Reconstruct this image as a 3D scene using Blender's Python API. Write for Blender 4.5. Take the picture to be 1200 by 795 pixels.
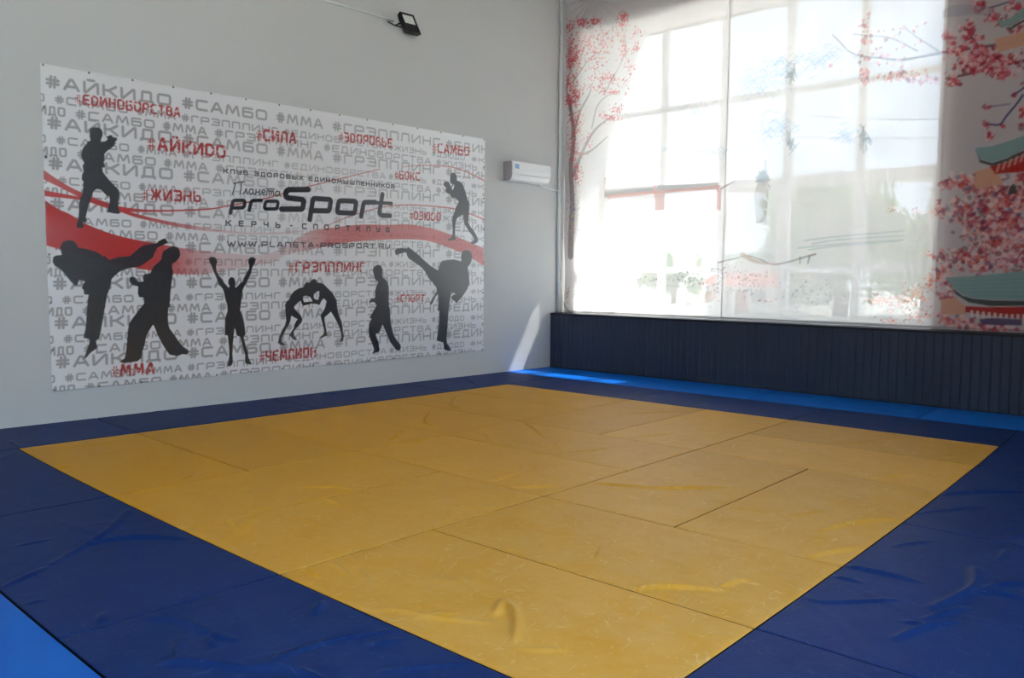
import bpy, bmesh, math, random
import numpy as np
from mathutils import Vector, Matrix

for o in list(bpy.data.objects):
    bpy.data.objects.remove(o)
SC = bpy.context.scene
COL = SC.collection

# ------------------------------------------------------------------ camera
FPX = 944.44
CAM = np.array([7.43986, -2.12446, 1.47491])
YAW, PITCH, ROLL = -0.73419, -0.077618, 0.0075139
_f = np.array([math.sin(YAW) * math.cos(PITCH), math.cos(YAW) * math.cos(PITCH), math.sin(PITCH)])
_r = np.array([math.cos(YAW), -math.sin(YAW), 0.0])
_u = np.cross(_r, _f)
CR = _r * math.cos(ROLL) + _u * math.sin(ROLL)
CU = _u * math.cos(ROLL) - _r * math.sin(ROLL)
CF = _f
cd = bpy.data.cameras.new('camera')
cd.sensor_width = 36.0
cd.lens = 36.0 * FPX / 1200.0
cd.clip_start = 0.05
cd.clip_end = 500
cam = bpy.data.objects.new('camera', cd)
COL.objects.link(cam)
cam.matrix_world = Matrix(((CR[0], CU[0], -CF[0], CAM[0]), (CR[1], CU[1], -CF[1], CAM[1]), (CR[2], CU[2], -CF[2], CAM[2]), (0, 0, 0, 1)))
SC.camera = cam

# ------------------------------------------------------------------ light
SKY = 6.8
SUN = 46.0
EXPOSURE = 0.54
SUN_DIR = Vector((-0.42, -0.90, -1.50)).normalized()
vs = SC.view_settings
vs.view_transform = 'Standard'
vs.look = 'None'
vs.gamma = 1.0
vs.exposure = EXPOSURE
vs.use_curve_mapping = False

w = bpy.data.worlds.new('sky')
SC.world = w
w.use_nodes = True
nt = w.node_tree
nt.nodes.clear()
wo = nt.nodes.new('ShaderNodeOutputWorld')
bg = nt.nodes.new('ShaderNodeBackground')
tc = nt.nodes.new('ShaderNodeTexCoord')
sep = nt.nodes.new('ShaderNodeSeparateXYZ')
rmp = nt.nodes.new('ShaderNodeValToRGB')
rmp.color_ramp.elements[0].position = 0.0
rmp.color_ramp.elements[0].color = (0.80, 0.90, 1.0, 1)
rmp.color_ramp.elements[1].position = 0.35
rmp.color_ramp.elements[1].color = (0.58, 0.80, 1.08, 1)
noi = nt.nodes.new('ShaderNodeTexNoise')
noi.inputs['Scale'].default_value = 2.2
noi.inputs['Detail'].default_value = 5
cr2 = nt.nodes.new('ShaderNodeValToRGB')
cr2.color_ramp.elements[0].position = 0.5
cr2.color_ramp.elements[0].color = (0, 0, 0, 1)
cr2.color_ramp.elements[1].position = 0.7
mx = nt.nodes.new('ShaderNodeMixRGB')
mx.inputs[2].default_value = (1.05, 1.05, 1.05, 1)
nt.links.new(tc.outputs['Generated'], sep.inputs[0])
nt.links.new(sep.outputs['Z'], rmp.inputs[0])
nt.links.new(tc.outputs['Generated'], noi.inputs['Vector'])
nt.links.new(noi.outputs['Fac'], cr2.inputs[0])
nt.links.new(cr2.outputs[0], mx.inputs[0])
nt.links.new(rmp.outputs[0], mx.inputs[1])
# a bright haze bank low over the western side
hz = nt.nodes.new('ShaderNodeMapRange')
hz.interpolation_type = 'SMOOTHSTEP'
hz.inputs['From Min'].default_value = -0.40
hz.inputs['From Max'].default_value = -0.54
nt.links.new(sep.outputs['X'], hz.inputs['Value'])
mx2 = nt.nodes.new('ShaderNodeMixRGB')
mx2.inputs[2].default_value = (1.45, 1.45, 1.42, 1)
nt.links.new(hz.outputs[0], mx2.inputs[0])
nt.links.new(mx.outputs[0], mx2.inputs[1])
nt.links.new(mx2.outputs[0], bg.inputs['Color'])
bg.inputs['Strength'].default_value = SKY
nt.links.new(bg.outputs[0], wo.inputs[0])

sd = bpy.data.lights.new('sun', 'SUN')
sd.energy = SUN
sd.angle = math.radians(0.53)
sd.color = (1.0, 0.96, 0.9)
sun = bpy.data.objects.new('sun', sd)
COL.objects.link(sun)
sun.rotation_euler = SUN_DIR.to_track_quat('-Z', 'Y').to_euler()
sun.location = (2, 20, 18)


# ------------------------------------------------------------------ helpers
def lin(c):
    c = np.asarray(c, float) / 255.0
    return np.where(c <= 0.04045, c / 12.92, ((c + 0.055) / 1.055) ** 2.4)


def L4(r, g, b):
    x = lin((r, g, b))
    return (float(x[0]), float(x[1]), float(x[2]), 1.0)


def rays(px):
    px = np.atleast_2d(np.asarray(px, float))
    x = (px[:, 0] - 600.0) / FPX
    y = -(px[:, 1] - 397.5) / FPX
    return x[:, None] * CR + y[:, None] * CU + CF


def on_plane(px, n, d):
    """where the sight lines through measured photo points meet the plane n.x = d"""
    r = rays(px)
    n = np.asarray(n, float)
    t = (d - CAM @ n) / (r @ n)
    return CAM + r * t[:, None]


# left wall: x = WX0 + WK*y
WX0, WK = -1.206, 0.0358


def wall_x(y):
    return WX0 + WK * y


WN = np.array([1.0, -WK, 0.0])
WN = WN / np.linalg.norm(WN)
WT = np.array([WK, 1.0, 0.0]) / math.hypot(WK, 1.0)
WO = np.array([WX0, 0.0, 0.0])


def on_wall(px, off=0.0):
    return on_plane(px, WN, WO @ WN + off)


def wall_sz(px, off=0.0):
    p = on_wall(px, off)
    return np.stack([(p - WO) @ WT, p[:, 2]], -1)


def on_floor(px):
    return on_plane(px, (0, 0, 1), 0.0)


def new_mat(name):
    m = bpy.data.materials.new(name)
    m.use_nodes = True
    m.node_tree.nodes.clear()
    return m, m.node_tree


def nd(t, kind, **kw):
    n = t.nodes.new(kind)
    for k, v in kw.items():
        if k in n.inputs:
            n.inputs[k].default_value = v
        else:
            setattr(n, k, v)
    return n


def simple(name, rgb, rough=0.6, spec=0.5, metal=0.0, bump=0.0, bscale=40.0, var=0.0, vscale=3.0):
    m, t = new_mat(name)
    o = nd(t, 'ShaderNodeOutputMaterial')
    b = nd(t, 'ShaderNodeBsdfPrincipled')
    b.inputs['Base Color'].default_value = L4(*rgb)
    b.inputs['Roughness'].default_value = rough
    b.inputs['Specular IOR Level'].default_value = spec
    b.inputs['Metallic'].default_value = metal
    t.links.new(b.outputs[0], o.inputs[0])
    c = nd(t, 'ShaderNodeTexCoord')
    if bump:
        n = nd(t, 'ShaderNodeTexNoise')
        n.inputs['Scale'].default_value = bscale
        n.inputs['Detail'].default_value = 6
        bp = nd(t, 'ShaderNodeBump')
        bp.inputs['Strength'].default_value = bump
        bp.inputs['Distance'].default_value = 0.01
        t.links.new(c.outputs['Object'], n.inputs['Vector'])
        t.links.new(n.outputs['Fac'], bp.inputs['Height'])
        t.links.new(bp.outputs[0], b.inputs['Normal'])
    if var:
        n = nd(t, 'ShaderNodeTexNoise')
        n.inputs['Scale'].default_value = vscale
        n.inputs['Detail'].default_value = 4
        h = nd(t, 'ShaderNodeMixRGB')
        h.inputs[1].default_value = tuple(x * (1 - var) for x in L4(*rgb)[:3]) + (1,)
        h.inputs[2].default_value = tuple(min(1, x * (1 + var)) for x in L4(*rgb)[:3]) + (1,)
        t.links.new(c.outputs['Object'], n.inputs['Vector'])
        t.links.new(n.outputs['Fac'], h.inputs[0])
        t.links.new(h.outputs[0], b.inputs['Base Color'])
    return m


class MB:
    """collects boxes, tubes and polygons, then builds ONE mesh object"""

    def __init__(self):
        self.v, self.f = [], []

    def add(self, vs_, fs):
        b = len(self.v)
        self.v += [tuple(float(c) for c in p) for p in vs_]
        self.f += [tuple(i + b for i in f) for f in fs]

    def hexa(self, p):
        self.add(p, [(0, 3, 2, 1), (4, 5, 6, 7), (0, 1, 5, 4), (1, 2, 6, 5), (2, 3, 7, 6), (3, 0, 4, 7)])
        return self

    def box(self, x0, x1, y0, y1, z0, z1):
        return self.hexa([(x0, y0, z0), (x1, y0, z0), (x1, y1, z0), (x0, y1, z0), (x0, y0, z1), (x1, y0, z1), (x1, y1, z1), (x0, y1, z1)])

    def tube(self, pts, r, n=10, caps=True):
        P = [Vector(p) for p in pts]
        rs = r if isinstance(r, (list, tuple)) else [r] * len(P)
        base = len(self.v)
        up = None
        for i, p in enumerate(P):
            a = P[max(i - 1, 0)]
            b = P[min(i + 1, len(P) - 1)]
            d = (b - a).normalized()
            if up is None:
                up = d.orthogonal().normalized()
            up = (up - d * up.dot(d)).normalized()
            s = d.cross(up)
            for k in range(n):
                t = 2 * math.pi * k / n
                q = p + (up * math.cos(t) + s * math.sin(t)) * rs[i]
                self.v.append(tuple(q))
        for i in range(len(P) - 1):
            for k in range(n):
                a = base + i * n + k
                b = base + i * n + (k + 1) % n
                self.f.append((a, b, b + n, a + n))
        if caps:
            self.f.append(tuple(base + k for k in range(n))[::-1])
            self.f.append(tuple(base + (len(P) - 1) * n + k for k in range(n)))
        return self

    def prism(self, prof, a, b):
        """prof: list of points; a, b: two offset vectors; closed prism between prof+a and prof+b"""
        n = len(prof)
        p0 = [Vector(p) + Vector(a) for p in prof]
        p1 = [Vector(p) + Vector(b) for p in prof]
        self.add(p0 + p1, [tuple(range(n))[::-1], tuple(range(n, 2 * n))] + [(i, (i + 1) % n, n + (i + 1) % n, n + i) for i in range(n)])
        return self

    def build(self, name, mat, parent=None, bevel=0.0, smooth=False, origin=None):
        me = bpy.data.meshes.new(name)
        vv = self.v
        if origin is not None:
            vv = [(p[0] - origin[0], p[1] - origin[1], p[2] - origin[2]) for p in vv]
        me.from_pydata(vv, [], self.f)
        bm = bmesh.new()
        bm.from_mesh(me)
        bmesh.ops.recalc_face_normals(bm, faces=bm.faces)
        if bevel:
            bmesh.ops.bevel(bm, geom=[e for e in bm.edges], offset=bevel, segments=2, affect='EDGES', profile=0.6)
        bm.to_mesh(me)
        bm.free()
        me.materials.append(mat)
        if smooth:
            me.polygons.foreach_set('use_smooth', [True] * len(me.polygons))
        o = bpy.data.objects.new(name, me)
        COL.objects.link(o)
        if origin is not None:
            o.location = origin
        if parent is not None:
            o.parent = parent
        return o


def tag(o, label=None, cat=None, group=None, kind=None):
    if label:
        o['label'] = label
    if cat:
        o['category'] = cat
    if group:
        o['group'] = group
    if kind:
        o['kind'] = kind
    return o


def empty(name, loc=(0, 0, 0)):
    o = bpy.data.objects.new(name, None)
    o.location = loc
    o.empty_display_size = 0.1
    COL.objects.link(o)
    return o


def structure(o):
    o['kind'] = 'structure'
    return o


# ------------------------------------------------------------------ raster canvas for prints (albedo on a fine vertex grid)
class Canvas:
    def __init__(self, u0, u1, v0, v1, step, rgb):
        self.nu = int(round((u1 - u0) / step)) + 1
        self.nv = int(round((v1 - v0) / step)) + 1
        self.u = np.linspace(u0, u1, self.nu)
        self.v = np.linspace(v0, v1, self.nv)
        self.step = step
        self.c = np.empty((self.nv, self.nu, 3))
        self.c[:] = lin(rgb)
        self.erode = None

    def win(self, lo, hi, pad):
        i0 = max(0, np.searchsorted(self.u, lo[0] - pad) - 1)
        i1 = min(self.nu, np.searchsorted(self.u, hi[0] + pad) + 1)
        j0 = max(0, np.searchsorted(self.v, lo[1] - pad) - 1)
        j1 = min(self.nv, np.searchsorted(self.v, hi[1] + pad) + 1)
        return i0, i1, j0, j1

    def blend(self, w_, cov, rgb, alpha):
        i0, i1, j0, j1 = w_
        if i1 <= i0 or j1 <= j0:
            return
        a = cov
        if callable(alpha):
            a = a * alpha(self.u[None, i0:i1], self.v[j0:j1, None])
        else:
            a = a * alpha
        if self.erode is not None:
            a = a * self.erode[j0:j1, i0:i1]
        a = a[..., None]
        self.c[j0:j1, i0:i1] = self.c[j0:j1, i0:i1] * (1 - a) + lin(rgb) * a

    @staticmethod
    def segdist(U, V, a, b):
        d = b - a
        L = d @ d
        t = np.clip(((U - a[0]) * d[0] + (V - a[1]) * d[1]) / (L if L > 0 else 1), 0, 1)
        return np.hypot(U - a[0] - t * d[0], V - a[1] - t * d[1]), t

    def stroke(self, pts, width, rgb, alpha=1.0):
        """width: one number, or one per point"""
        P = np.asarray(pts, float)
        wd = np.broadcast_to(np.asarray(width, float), (len(P),))
        win = self.win(P.min(0), P.max(0), wd.max())
        i0, i1, j0, j1 = win
        if i1 <= i0 or j1 <= j0:
            return
        U = self.u[None, i0:i1]
        V = self.v[j0:j1, None]
        cov = np.zeros((j1 - j0, i1 - i0))
        for k in range(len(P) - 1):
            d, t = self.segdist(U, V, P[k], P[k + 1])
            wk = wd[k] * (1 - t) + wd[k + 1] * t
            cov = np.maximum(cov, np.clip(0.5 + (wk / 2 - d) / self.step, 0, 1))
        self.blend(win, cov, rgb, alpha)

    def poly(self, pts, rgb, alpha=1.0, holes=()):
        P = np.asarray(pts, float)
        win = self.win(P.min(0), P.max(0), self.step * 2)
        i0, i1, j0, j1 = win
        if i1 <= i0 or j1 <= j0:
            return
        U = self.u[None, i0:i1]
        V = self.v[j0:j1, None]
        ins = np.zeros((j1 - j0, i1 - i0), bool)
        dm = np.full((j1 - j0, i1 - i0), 1e9)
        for ring in (P,) + tuple(np.asarray(h, float) for h in holes):
            n = len(ring)
            for k in range(n):
                a, b = ring[k], ring[(k + 1) % n]
                d, _ = self.segdist(U, V, a, b)
                dm = np.minimum(dm, d)
                if a[1] != b[1]:
                    c = ((a[1] > V) != (b[1] > V)) & (U < (b[0] - a[0]) * (V - a[1]) / (b[1] - a[1]) + a[0])
                    ins ^= c
        cov = np.clip(0.5 + np.where(ins, dm, -dm) / self.step, 0, 1)
        self.blend(win, cov, rgb, alpha)

    def dot(self, c, r, rgb, alpha=1.0, squash=1.0, ang=0.0):
        c = np.asarray(c, float)
        win = self.win(c, c, r * 1.5)
        i0, i1, j0, j1 = win
        if i1 <= i0 or j1 <= j0:
            return
        U = self.u[None, i0:i1] - c[0]
        V = self.v[j0:j1, None] - c[1]
        ca, sa = math.cos(ang), math.sin(ang)
        d = np.hypot(U * ca + V * sa, (V * ca - U * sa) / squash)
        self.blend(win, np.clip(0.5 + (r - d) / self.step, 0, 1), rgb, alpha)


def smooth_line(pts, n=6):
    """Catmull-Rom through points"""
    P = np.asarray(pts, float)
    if len(P) < 3:
        return P
    Q = np.vstack([2 * P[0] - P[1], P, 2 * P[-1] - P[-2]])
    out = []
    for i in range(1, len(Q) - 2):
        p0, p1, p2, p3 = Q[i - 1], Q[i], Q[i + 1], Q[i + 2]
        for k in range(n):
            t = k / n
            out.append(0.5 * (2 * p1 + (p2 - p0) * t + (2 * p0 - 5 * p1 + 4 * p2 - p3) * t * t + (3 * p1 - p0 - 3 * p2 + p3) * t ** 3))
    out.append(P[-1])
    return np.array(out)


def round_poly(pts, r=0.18):
    """round the inner corners of an open or closed stroke (glyph units)"""
    P = [np.asarray(p, float) for p in pts]
    closed = np.allclose(P[0], P[-1]) and len(P) > 3
    if len(P) < 3:
        return P
    core = P[:-1] if closed else P
    out = []
    n = len(core)
    for i in range(n):
        if not closed and i in (0, n - 1):
            out.append(core[i])
            continue
        p, a, b = core[i], core[i - 1], core[(i + 1) % n]
        la, lb = np.linalg.norm(a - p), np.linalg.norm(b - p)
        ra = min(r, la * 0.45, lb * 0.45)
        q0 = p + (a - p) / la * ra
        q1 = p + (b - p) / lb * ra
        for k in range(4):
            t = k / 3
            out.append(q0 * (1 - t) ** 2 + p * 2 * t * (1 - t) + q1 * t * t)
    if closed:
        out.append(out[0])
    return out


RECT = [(0.5, 1), (0, 1), (0, 0), (1, 0), (1, 1), (0.5, 1)]
GLYPH = {
    '#': (0.85, [[(.28, -.02), (.36, 1.02)], [(.64, -.02), (.72, 1.02)], [(0, .32), (1, .32)], [(0, .68), (1, .68)]], 0),
    'А': (1.05, [[(0, 0), (.42, 1), (.58, 1), (1, 0)], [(.2, .3), (.8, .3)]], .1),
    'Б': (1.0, [[(.95, 1), (0, 1), (0, 0), (1, 0), (1, .57), (0, .57)]], .16),
    'В': (1.0, [[(.05, .55), (.92, .55), (.92, 1), (0, 1), (0, 0), (1, 0), (1, .55), (.5, .55)]], .16),
    'Г': (.85, [[(0, 0), (0, 1), (1, 1)]], .2),
    'Д': (1.1, [[(0, -.14), (0, 0), (1, 0), (1, -.14)], [(.14, 0), (.2, 1), (.86, 1), (.86, 0)]], .08),
    'Е': (.95, [[(1, 1), (0, 1), (0, 0), (1, 0)], [(0, .52), (.92, .52)]], .18),
    'Ж': (1.25, [[(.5, 0), (.5, 1)], [(0, 1), (.32, .52), (0, 0)], [(1, 1), (.68, .52), (1, 0)], [(.32, .52), (.68, .52)]], .04),
    'З': (.95, [[(0, 1), (1, 1), (1, 0), (0, 0)], [(.2, .52), (.98, .52)]], .18),
    'И': (1.05, [[(0, 1), (.0, 0), (.1, 0), (.9, 1), (1, 1), (1, 0)]], .08),
    'Й': (1.05, [[(0, 1), (.0, 0), (.1, 0), (.9, 1), (1, 1), (1, 0)], [(.28, 1.27), (.72, 1.27)]], .08),
    'К': (1.0, [[(0, 0), (0, 1)], [(1, 1), (.42, .54), (1, 0)], [(0, .54), (.42, .54)]], .04),
    'Л': (1.0, [[(0, 0), (.06, .06), (.1, 1), (1, 1), (1, 0)]], .12),
    'М': (1.25, [[(0, 0), (.12, 1), (.2, 1), (.5, .18), (.8, 1), (.88, 1), (1, 0)]], .06),
    'Н': (1.0, [[(0, 0), (0, 1)], [(1, 0), (1, 1)], [(0, .52), (1, .52)]], 0),
    'О': (1.05, [RECT], .26),
    'П': (1.0, [[(0, 0), (0, 1), (1, 1), (1, 0)]], .16),
    'Р': (1.0, [[(0, 0), (0, 1), (1, 1), (1, .4), (0, .4)]], .2),
    'С': (1.0, [[(1, 1), (0, 1), (0, 0), (1, 0)]], .24),
    'Т': (1.0, [[(0, 1), (1, 1)], [(.5, 1), (.5, 0)]], 0),
    'У': (1.0, [[(0, 1), (0, .45), (1, .45)], [(1, 1), (1, 0), (.1, 0)]], .18),
    'Х': (1.0, [[(0, 1), (1, 0)], [(0, 0), (1, 1)]], 0),
    'Ч': (.95, [[(0, 1), (0, .45), (1, .45)], [(1, 1), (1, 0)]], .2),
    'Ш': (1.25, [[(0, 1), (0, 0), (1, 0), (1, 1)], [(.5, 0), (.5, 1)]], .16),
    'Ы': (1.25, [[(0, 1), (0, 0), (.68, 0), (.68, .55), (0, .55)], [(1, 0), (1, 1)]], .16),
    'Ь': (.95, [[(0, 1), (0, 0), (1, 0), (1, .55), (0, .55)]], .18),
    'Э': (1.0, [[(0, 1), (1, 1), (1, 0), (0, 0)], [(.25, .52), (1, .52)]], .2),
    'Ю': (1.4, [[(0, 0), (0, 1)], [(0, .52), (.32, .52)], [(.66, 1), (.32, 1), (.32, 0), (1, 0), (1, 1), (.66, 1)]], .2),
    'D': (1.0, [[(0, 0), (0, 1), (.7, 1), (1, .72), (1, .28), (.7, 0), (0, 0)]], .12),
    'W': (1.3, [[(0, 1), (.2, 0), (.28, 0), (.5, .8), (.72, 0), (.8, 0), (1, 1)]], .06),
    'L': (.85, [[(0, 1), (0, 0), (1, 0)]], .2),
    'N': (1.0, [[(0, 0), (0, 1), (1, 1), (1, 0)]], .2),
    'S': (1.0, [[(1, 1), (0, 1), (0, .52), (1, .52), (1, 0), (0, 0)]], .18),
    'U': (1.0, [[(0, 1), (0, 0), (1, 0), (1, 1)]], .2),
    'R': (1.0, [[(0, 0), (0, 1), (1, 1), (1, .42), (0, .42)], [(.55, .42), (1, 0)]], .16),
    '.': (.12, [[(.3, 0), (.7, .02)]], 0),
    '-': (.5, [[(0, .5), (1, .5)]], 0),
}
for la, cy in (('P', 'Р'), ('A', 'А'), ('E', 'Е'), ('T', 'Т'), ('O', 'О')):
    GLYPH[la] = GLYPH[cy]


def text(cv, string, p0, p1, cap, stroke, rgb, alpha=1.0, track=0.34, space=0.75, slant=0.0, advance=None):
    """string from baseline point p0 to p1 (canvas units); the outer edge of letters has height cap"""
    p0, p1 = np.asarray(p0, float), np.asarray(p1, float)
    tot = 0
    for ch in string:
        tot += (space if ch == ' ' else GLYPH[ch][0] + track)
    tot -= track
    d = p1 - p0
    length = np.hypot(*d)
    ex = d / length
    ey = np.array([-ex[1], ex[0]])
    k = advance if advance else length / tot          # metres per width unit
    h = cap - stroke
    x = 0.0
    for ch in string:
        if ch == ' ':
            x += space * k
            continue
        wd, lines, r = GLYPH[ch]
        gw = max(wd * k - stroke * 0.6, stroke * 0.3)
        asp = max(gw, 1e-6) / h
        for ln in lines:
            pts = [(p[0] * asp, p[1]) for p in ln]
            if r:
                pts = round_poly(pts, r)
            Q = [p0 + ex * (x + stroke * 0.3 + q[0] * h + slant * q[1] * h) + ey * (stroke / 2 + q[1] * h) for q in pts]
            cv.stroke(Q, stroke, rgb, alpha)
        x += (wd + track) * k


def grid_mesh(name, P, mat, colors=None, back=None, side=None):
    """P: (nv, nu, 3) points of a cloth front; back: offset vector that closes the sheet into a solid"""
    nv, nu = P.shape[:2]
    V = P.reshape(-1, 3)
    idx = np.arange(nv * nu).reshape(nv, nu)
    F = np.stack([idx[:-1, :-1], idx[:-1, 1:], idx[1:, 1:], idx[1:, :-1]], -1).reshape(-1, 4)
    if back is not None:
        rim = np.concatenate([idx[0, :], idx[1:, -1], idx[-1, -2::-1], idx[-2:0:-1, 0]])
        n0 = len(V)
        B = V[rim] + np.asarray(back)
        V = np.vstack([V, B])
        m = len(rim)
        k = np.arange(m)
        R = np.stack([rim, n0 + k, n0 + (k + 1) % m, np.roll(rim, -1)], -1)
        F = np.vstack([F, R])
    me = bpy.data.meshes.new(name)
    me.vertices.add(len(V))
    me.vertices.foreach_set('co', V.astype(np.float32).ravel())
    me.loops.add(F.size)
    me.loops.foreach_set('vertex_index', F.astype(np.int32).ravel())
    me.polygons.add(len(F))
    me.polygons.foreach_set('loop_start', np.arange(0, F.size, 4, dtype=np.int32))
    me.polygons.foreach_set('use_smooth', np.ones(len(F), bool))
    me.update(calc_edges=True)
    if colors is not None:
        a = me.color_attributes.new('print', 'FLOAT_COLOR', 'POINT')
        cc = np.ones((len(V), 4), np.float32)
        cc[:nv * nu, :colors.shape[-1]] = colors.reshape(nv * nu, -1)
        if back is not None:
            cc[nv * nu:] = cc[rim]
        a.data.foreach_set('color', cc.ravel())
    me.materials.append(mat)
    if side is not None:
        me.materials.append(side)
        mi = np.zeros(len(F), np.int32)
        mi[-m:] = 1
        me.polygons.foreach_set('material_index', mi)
    o = bpy.data.objects.new(name, me)
    COL.objects.link(o)
    return o


# ------------------------------------------------------------------ materials
M_wall = simple('grey_wall_paint', (206, 206, 206), 0.75, 0.3, bump=0.06, bscale=60, var=0.015, vscale=1.2)
M_ceil = simple('cream_ceiling_paint', (226, 224, 214), 0.8, 0.2, bump=0.05)
M_dim = simple('room_wall_paint', (222, 222, 218), 0.8, 0.2)
M_side = simple('side_wall_paint', (112, 114, 118), 0.8, 0.2)
M_floor = simple('floor_screed', (60, 60, 62), 0.7, 0.3, bump=0.1)
M_reveal = simple('white_reveal_plaster', (232, 230, 224), 0.7, 0.3, bump=0.04)
M_frame = simple('white_window_plastic', (236, 236, 232), 0.35, 0.5)
M_ledge = simple('dark_ledge_board', (24, 28, 38), 0.55, 0.4, bump=0.05)
M_panel = simple('dark_navy_panel', (44, 54, 74), 0.5, 0.45, bump=0.15, bscale=90, var=0.08, vscale=9)
M_white = simple('white_glossy_plastic', (240, 240, 242), 0.3, 0.5)
M_grey = simple('grey_plastic', (176, 170, 174), 0.4, 0.5)
M_pvc = simple('white_pvc_pipe', (226, 230, 230), 0.35, 0.5)
M_black = simple('black_metal', (22, 22, 24), 0.45, 0.5)
M_lampglass = simple('lamp_glass', (120, 122, 124), 0.12, 0.7)
M_upper_face = simple('lamp_upper_face', (232, 232, 228), 0.3, 0.6)
M_sticker = simple('blue_sticker', (150, 186, 222), 0.5, 0.4)
M_steel = simple('steel_eyelet', (150, 142, 134), 0.4, 0.5, 0.5)


# ------------------------------------------------------------------ room shell
Z_F, Z_C = -0.045, 5.93
X_R, Y_B, Y_W = 9.6, -6.0, 8.425       # right wall, wall behind the camera, window wall
Y_WO = 9.30                            # outer face of the window wall
OX0 = float(on_plane([(679, 190)], (0, 1, 0), Y_W)[0][0])
OX1 = float(on_plane([(1098, 190)], (0, 1, 0), Y_W)[0][0])
OZ0, OZ1 = 0.86, 5.37
OXW0, OXW1 = -0.74, 4.80             # the reveals splay outwards

structure(MB().box(-1.6, X_R + .2, Y_B - .2, Y_WO, Z_F - .2, Z_F).build('floor', M_floor))
structure(MB().box(-1.6, X_R + .2, Y_B - .2, Y_WO, Z_C, Z_C + .2).build('ceiling', M_ceil))
m = MB()
ya, yb = Y_B - .2, Y_WO
m.hexa([(wall_x(ya) - .25, ya, Z_F), (wall_x(ya), ya, Z_F), (wall_x(yb), yb, Z_F), (wall_x(yb) - .25, yb, Z_F),
        (wall_x(ya) - .25, ya, Z_C), (wall_x(ya), ya, Z_C), (wall_x(yb), yb, Z_C), (wall_x(yb) - .25, yb, Z_C)])
structure(m.build('wall_left', M_wall))
FILL_WIN = [(-3.6, 0.9)]  # unseen opening, added to let fill light in
SZ0, SZ1 = 1.0, 5.4
m = MB()
ys = [Y_B - .2] + [y for w_ in FILL_WIN for y in w_] + [Y_WO]
for k in range(0, len(ys), 2):
    m.box(X_R, X_R + .35, ys[k], ys[k + 1], Z_F, Z_C)
for y0_, y1_ in FILL_WIN:
    m.box(X_R, X_R + .35, y0_, y1_, Z_F, SZ0)
    m.box(X_R, X_R + .35, y0_, y1_, SZ1, Z_C)
structure(m.build('wall_right', M_side))
structure(MB().box(-1.6, X_R, Y_B - .2, Y_B, Z_F, Z_C).build('wall_behind', M_dim))
m = MB()
xl = wall_x(Y_W) - .1
m.prism([(xl, Y_W, 0), (OX0, Y_W, 0), (OXW0, Y_WO, 0), (xl, Y_WO, 0)], (0, 0, Z_F), (0, 0, Z_C))
m.prism([(OX1, Y_W, 0), (X_R, Y_W, 0), (X_R, Y_WO, 0), (OXW1, Y_WO, 0)], (0, 0, Z_F), (0, 0, Z_C))
m.prism([(OX0, Y_W, 0), (OX1, Y_W, 0), (OXW1, Y_WO, 0), (OXW0, Y_WO, 0)], (0, 0, OZ1), (0, 0, Z_C))
m.prism([(OX0, Y_W, 0), (OX1, Y_W, 0), (OXW1, Y_WO, 0), (OXW0, Y_WO, 0)], (0, 0, Z_F), (0, 0, OZ0))
structure(m.build('wall_window', M_reveal))


# window: one frame of mullions and transoms with its panes
def glass_mat():
    m_, t = new_mat('window_glass')
    o = nd(t, 'ShaderNodeOutputMaterial')
    tr = nd(t, 'ShaderNodeBsdfTransparent')
    tr.inputs['Color'].default_value = (.96, .98, .98, 1)
    gl = nd(t, 'ShaderNodeBsdfGlossy')
    gl.inputs['Roughness'].default_value = 0.02
    lw = nd(t, 'ShaderNodeLayerWeight')
    pw_ = nd(t, 'ShaderNodeMath', operation='POWER')
    pw_.inputs[1].default_value = 5.0
    t.links.new(lw.outputs['Facing'], pw_.inputs[0])
    fr = nd(t, 'ShaderNodeMath', operation='MULTIPLY_ADD')
    fr.inputs[1].default_value = 0.9
    fr.inputs[2].default_value = 0.03
    t.links.new(pw_.outputs[0], fr.inputs[0])
    mxs = nd(t, 'ShaderNodeMixShader')
    t.links.new(fr.outputs[0], mxs.inputs[0])
    t.links.new(tr.outputs[0], mxs.inputs[1])
    t.links.new(gl.outputs[0], mxs.inputs[2])
    t.links.new(mxs.outputs[0], o.inputs[0])
    return m_


M_glass = glass_mat()
WXS = [-0.72, 0.46, 1.50, 2.51, 3.53, 4.55, 4.80]
WZS = [0.90, 1.60, 2.86, 4.13, 5.40]
win = structure(empty('window_1', (2.0, 9.2, 0.9)))
m = MB()
FY0, FY1 = 9.17, 9.25
for i, x in enumerate(WXS[:-1]):
    hw = 0.055 if i else 0.06
    m.box(x - hw, x + hw, FY0, FY1, OZ0, OZ1)
for k, z in enumerate(WZS):
    hh = (0.06, 0.045, 0.075, 0.045, 0.06)[k]
    for i in range(len(WXS) - 1):
        m.box(WXS[i] + .05, WXS[i + 1] - (.05 if i < 5 else -.0), FY0 + .004, FY1 - .004, max(z - hh, OZ0), min(z + hh, OZ1 - .001))
fr = m.build('window_frame', M_frame, win)
fr.matrix_parent_inverse = Matrix.Translation(-Vector(win.location))
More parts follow.
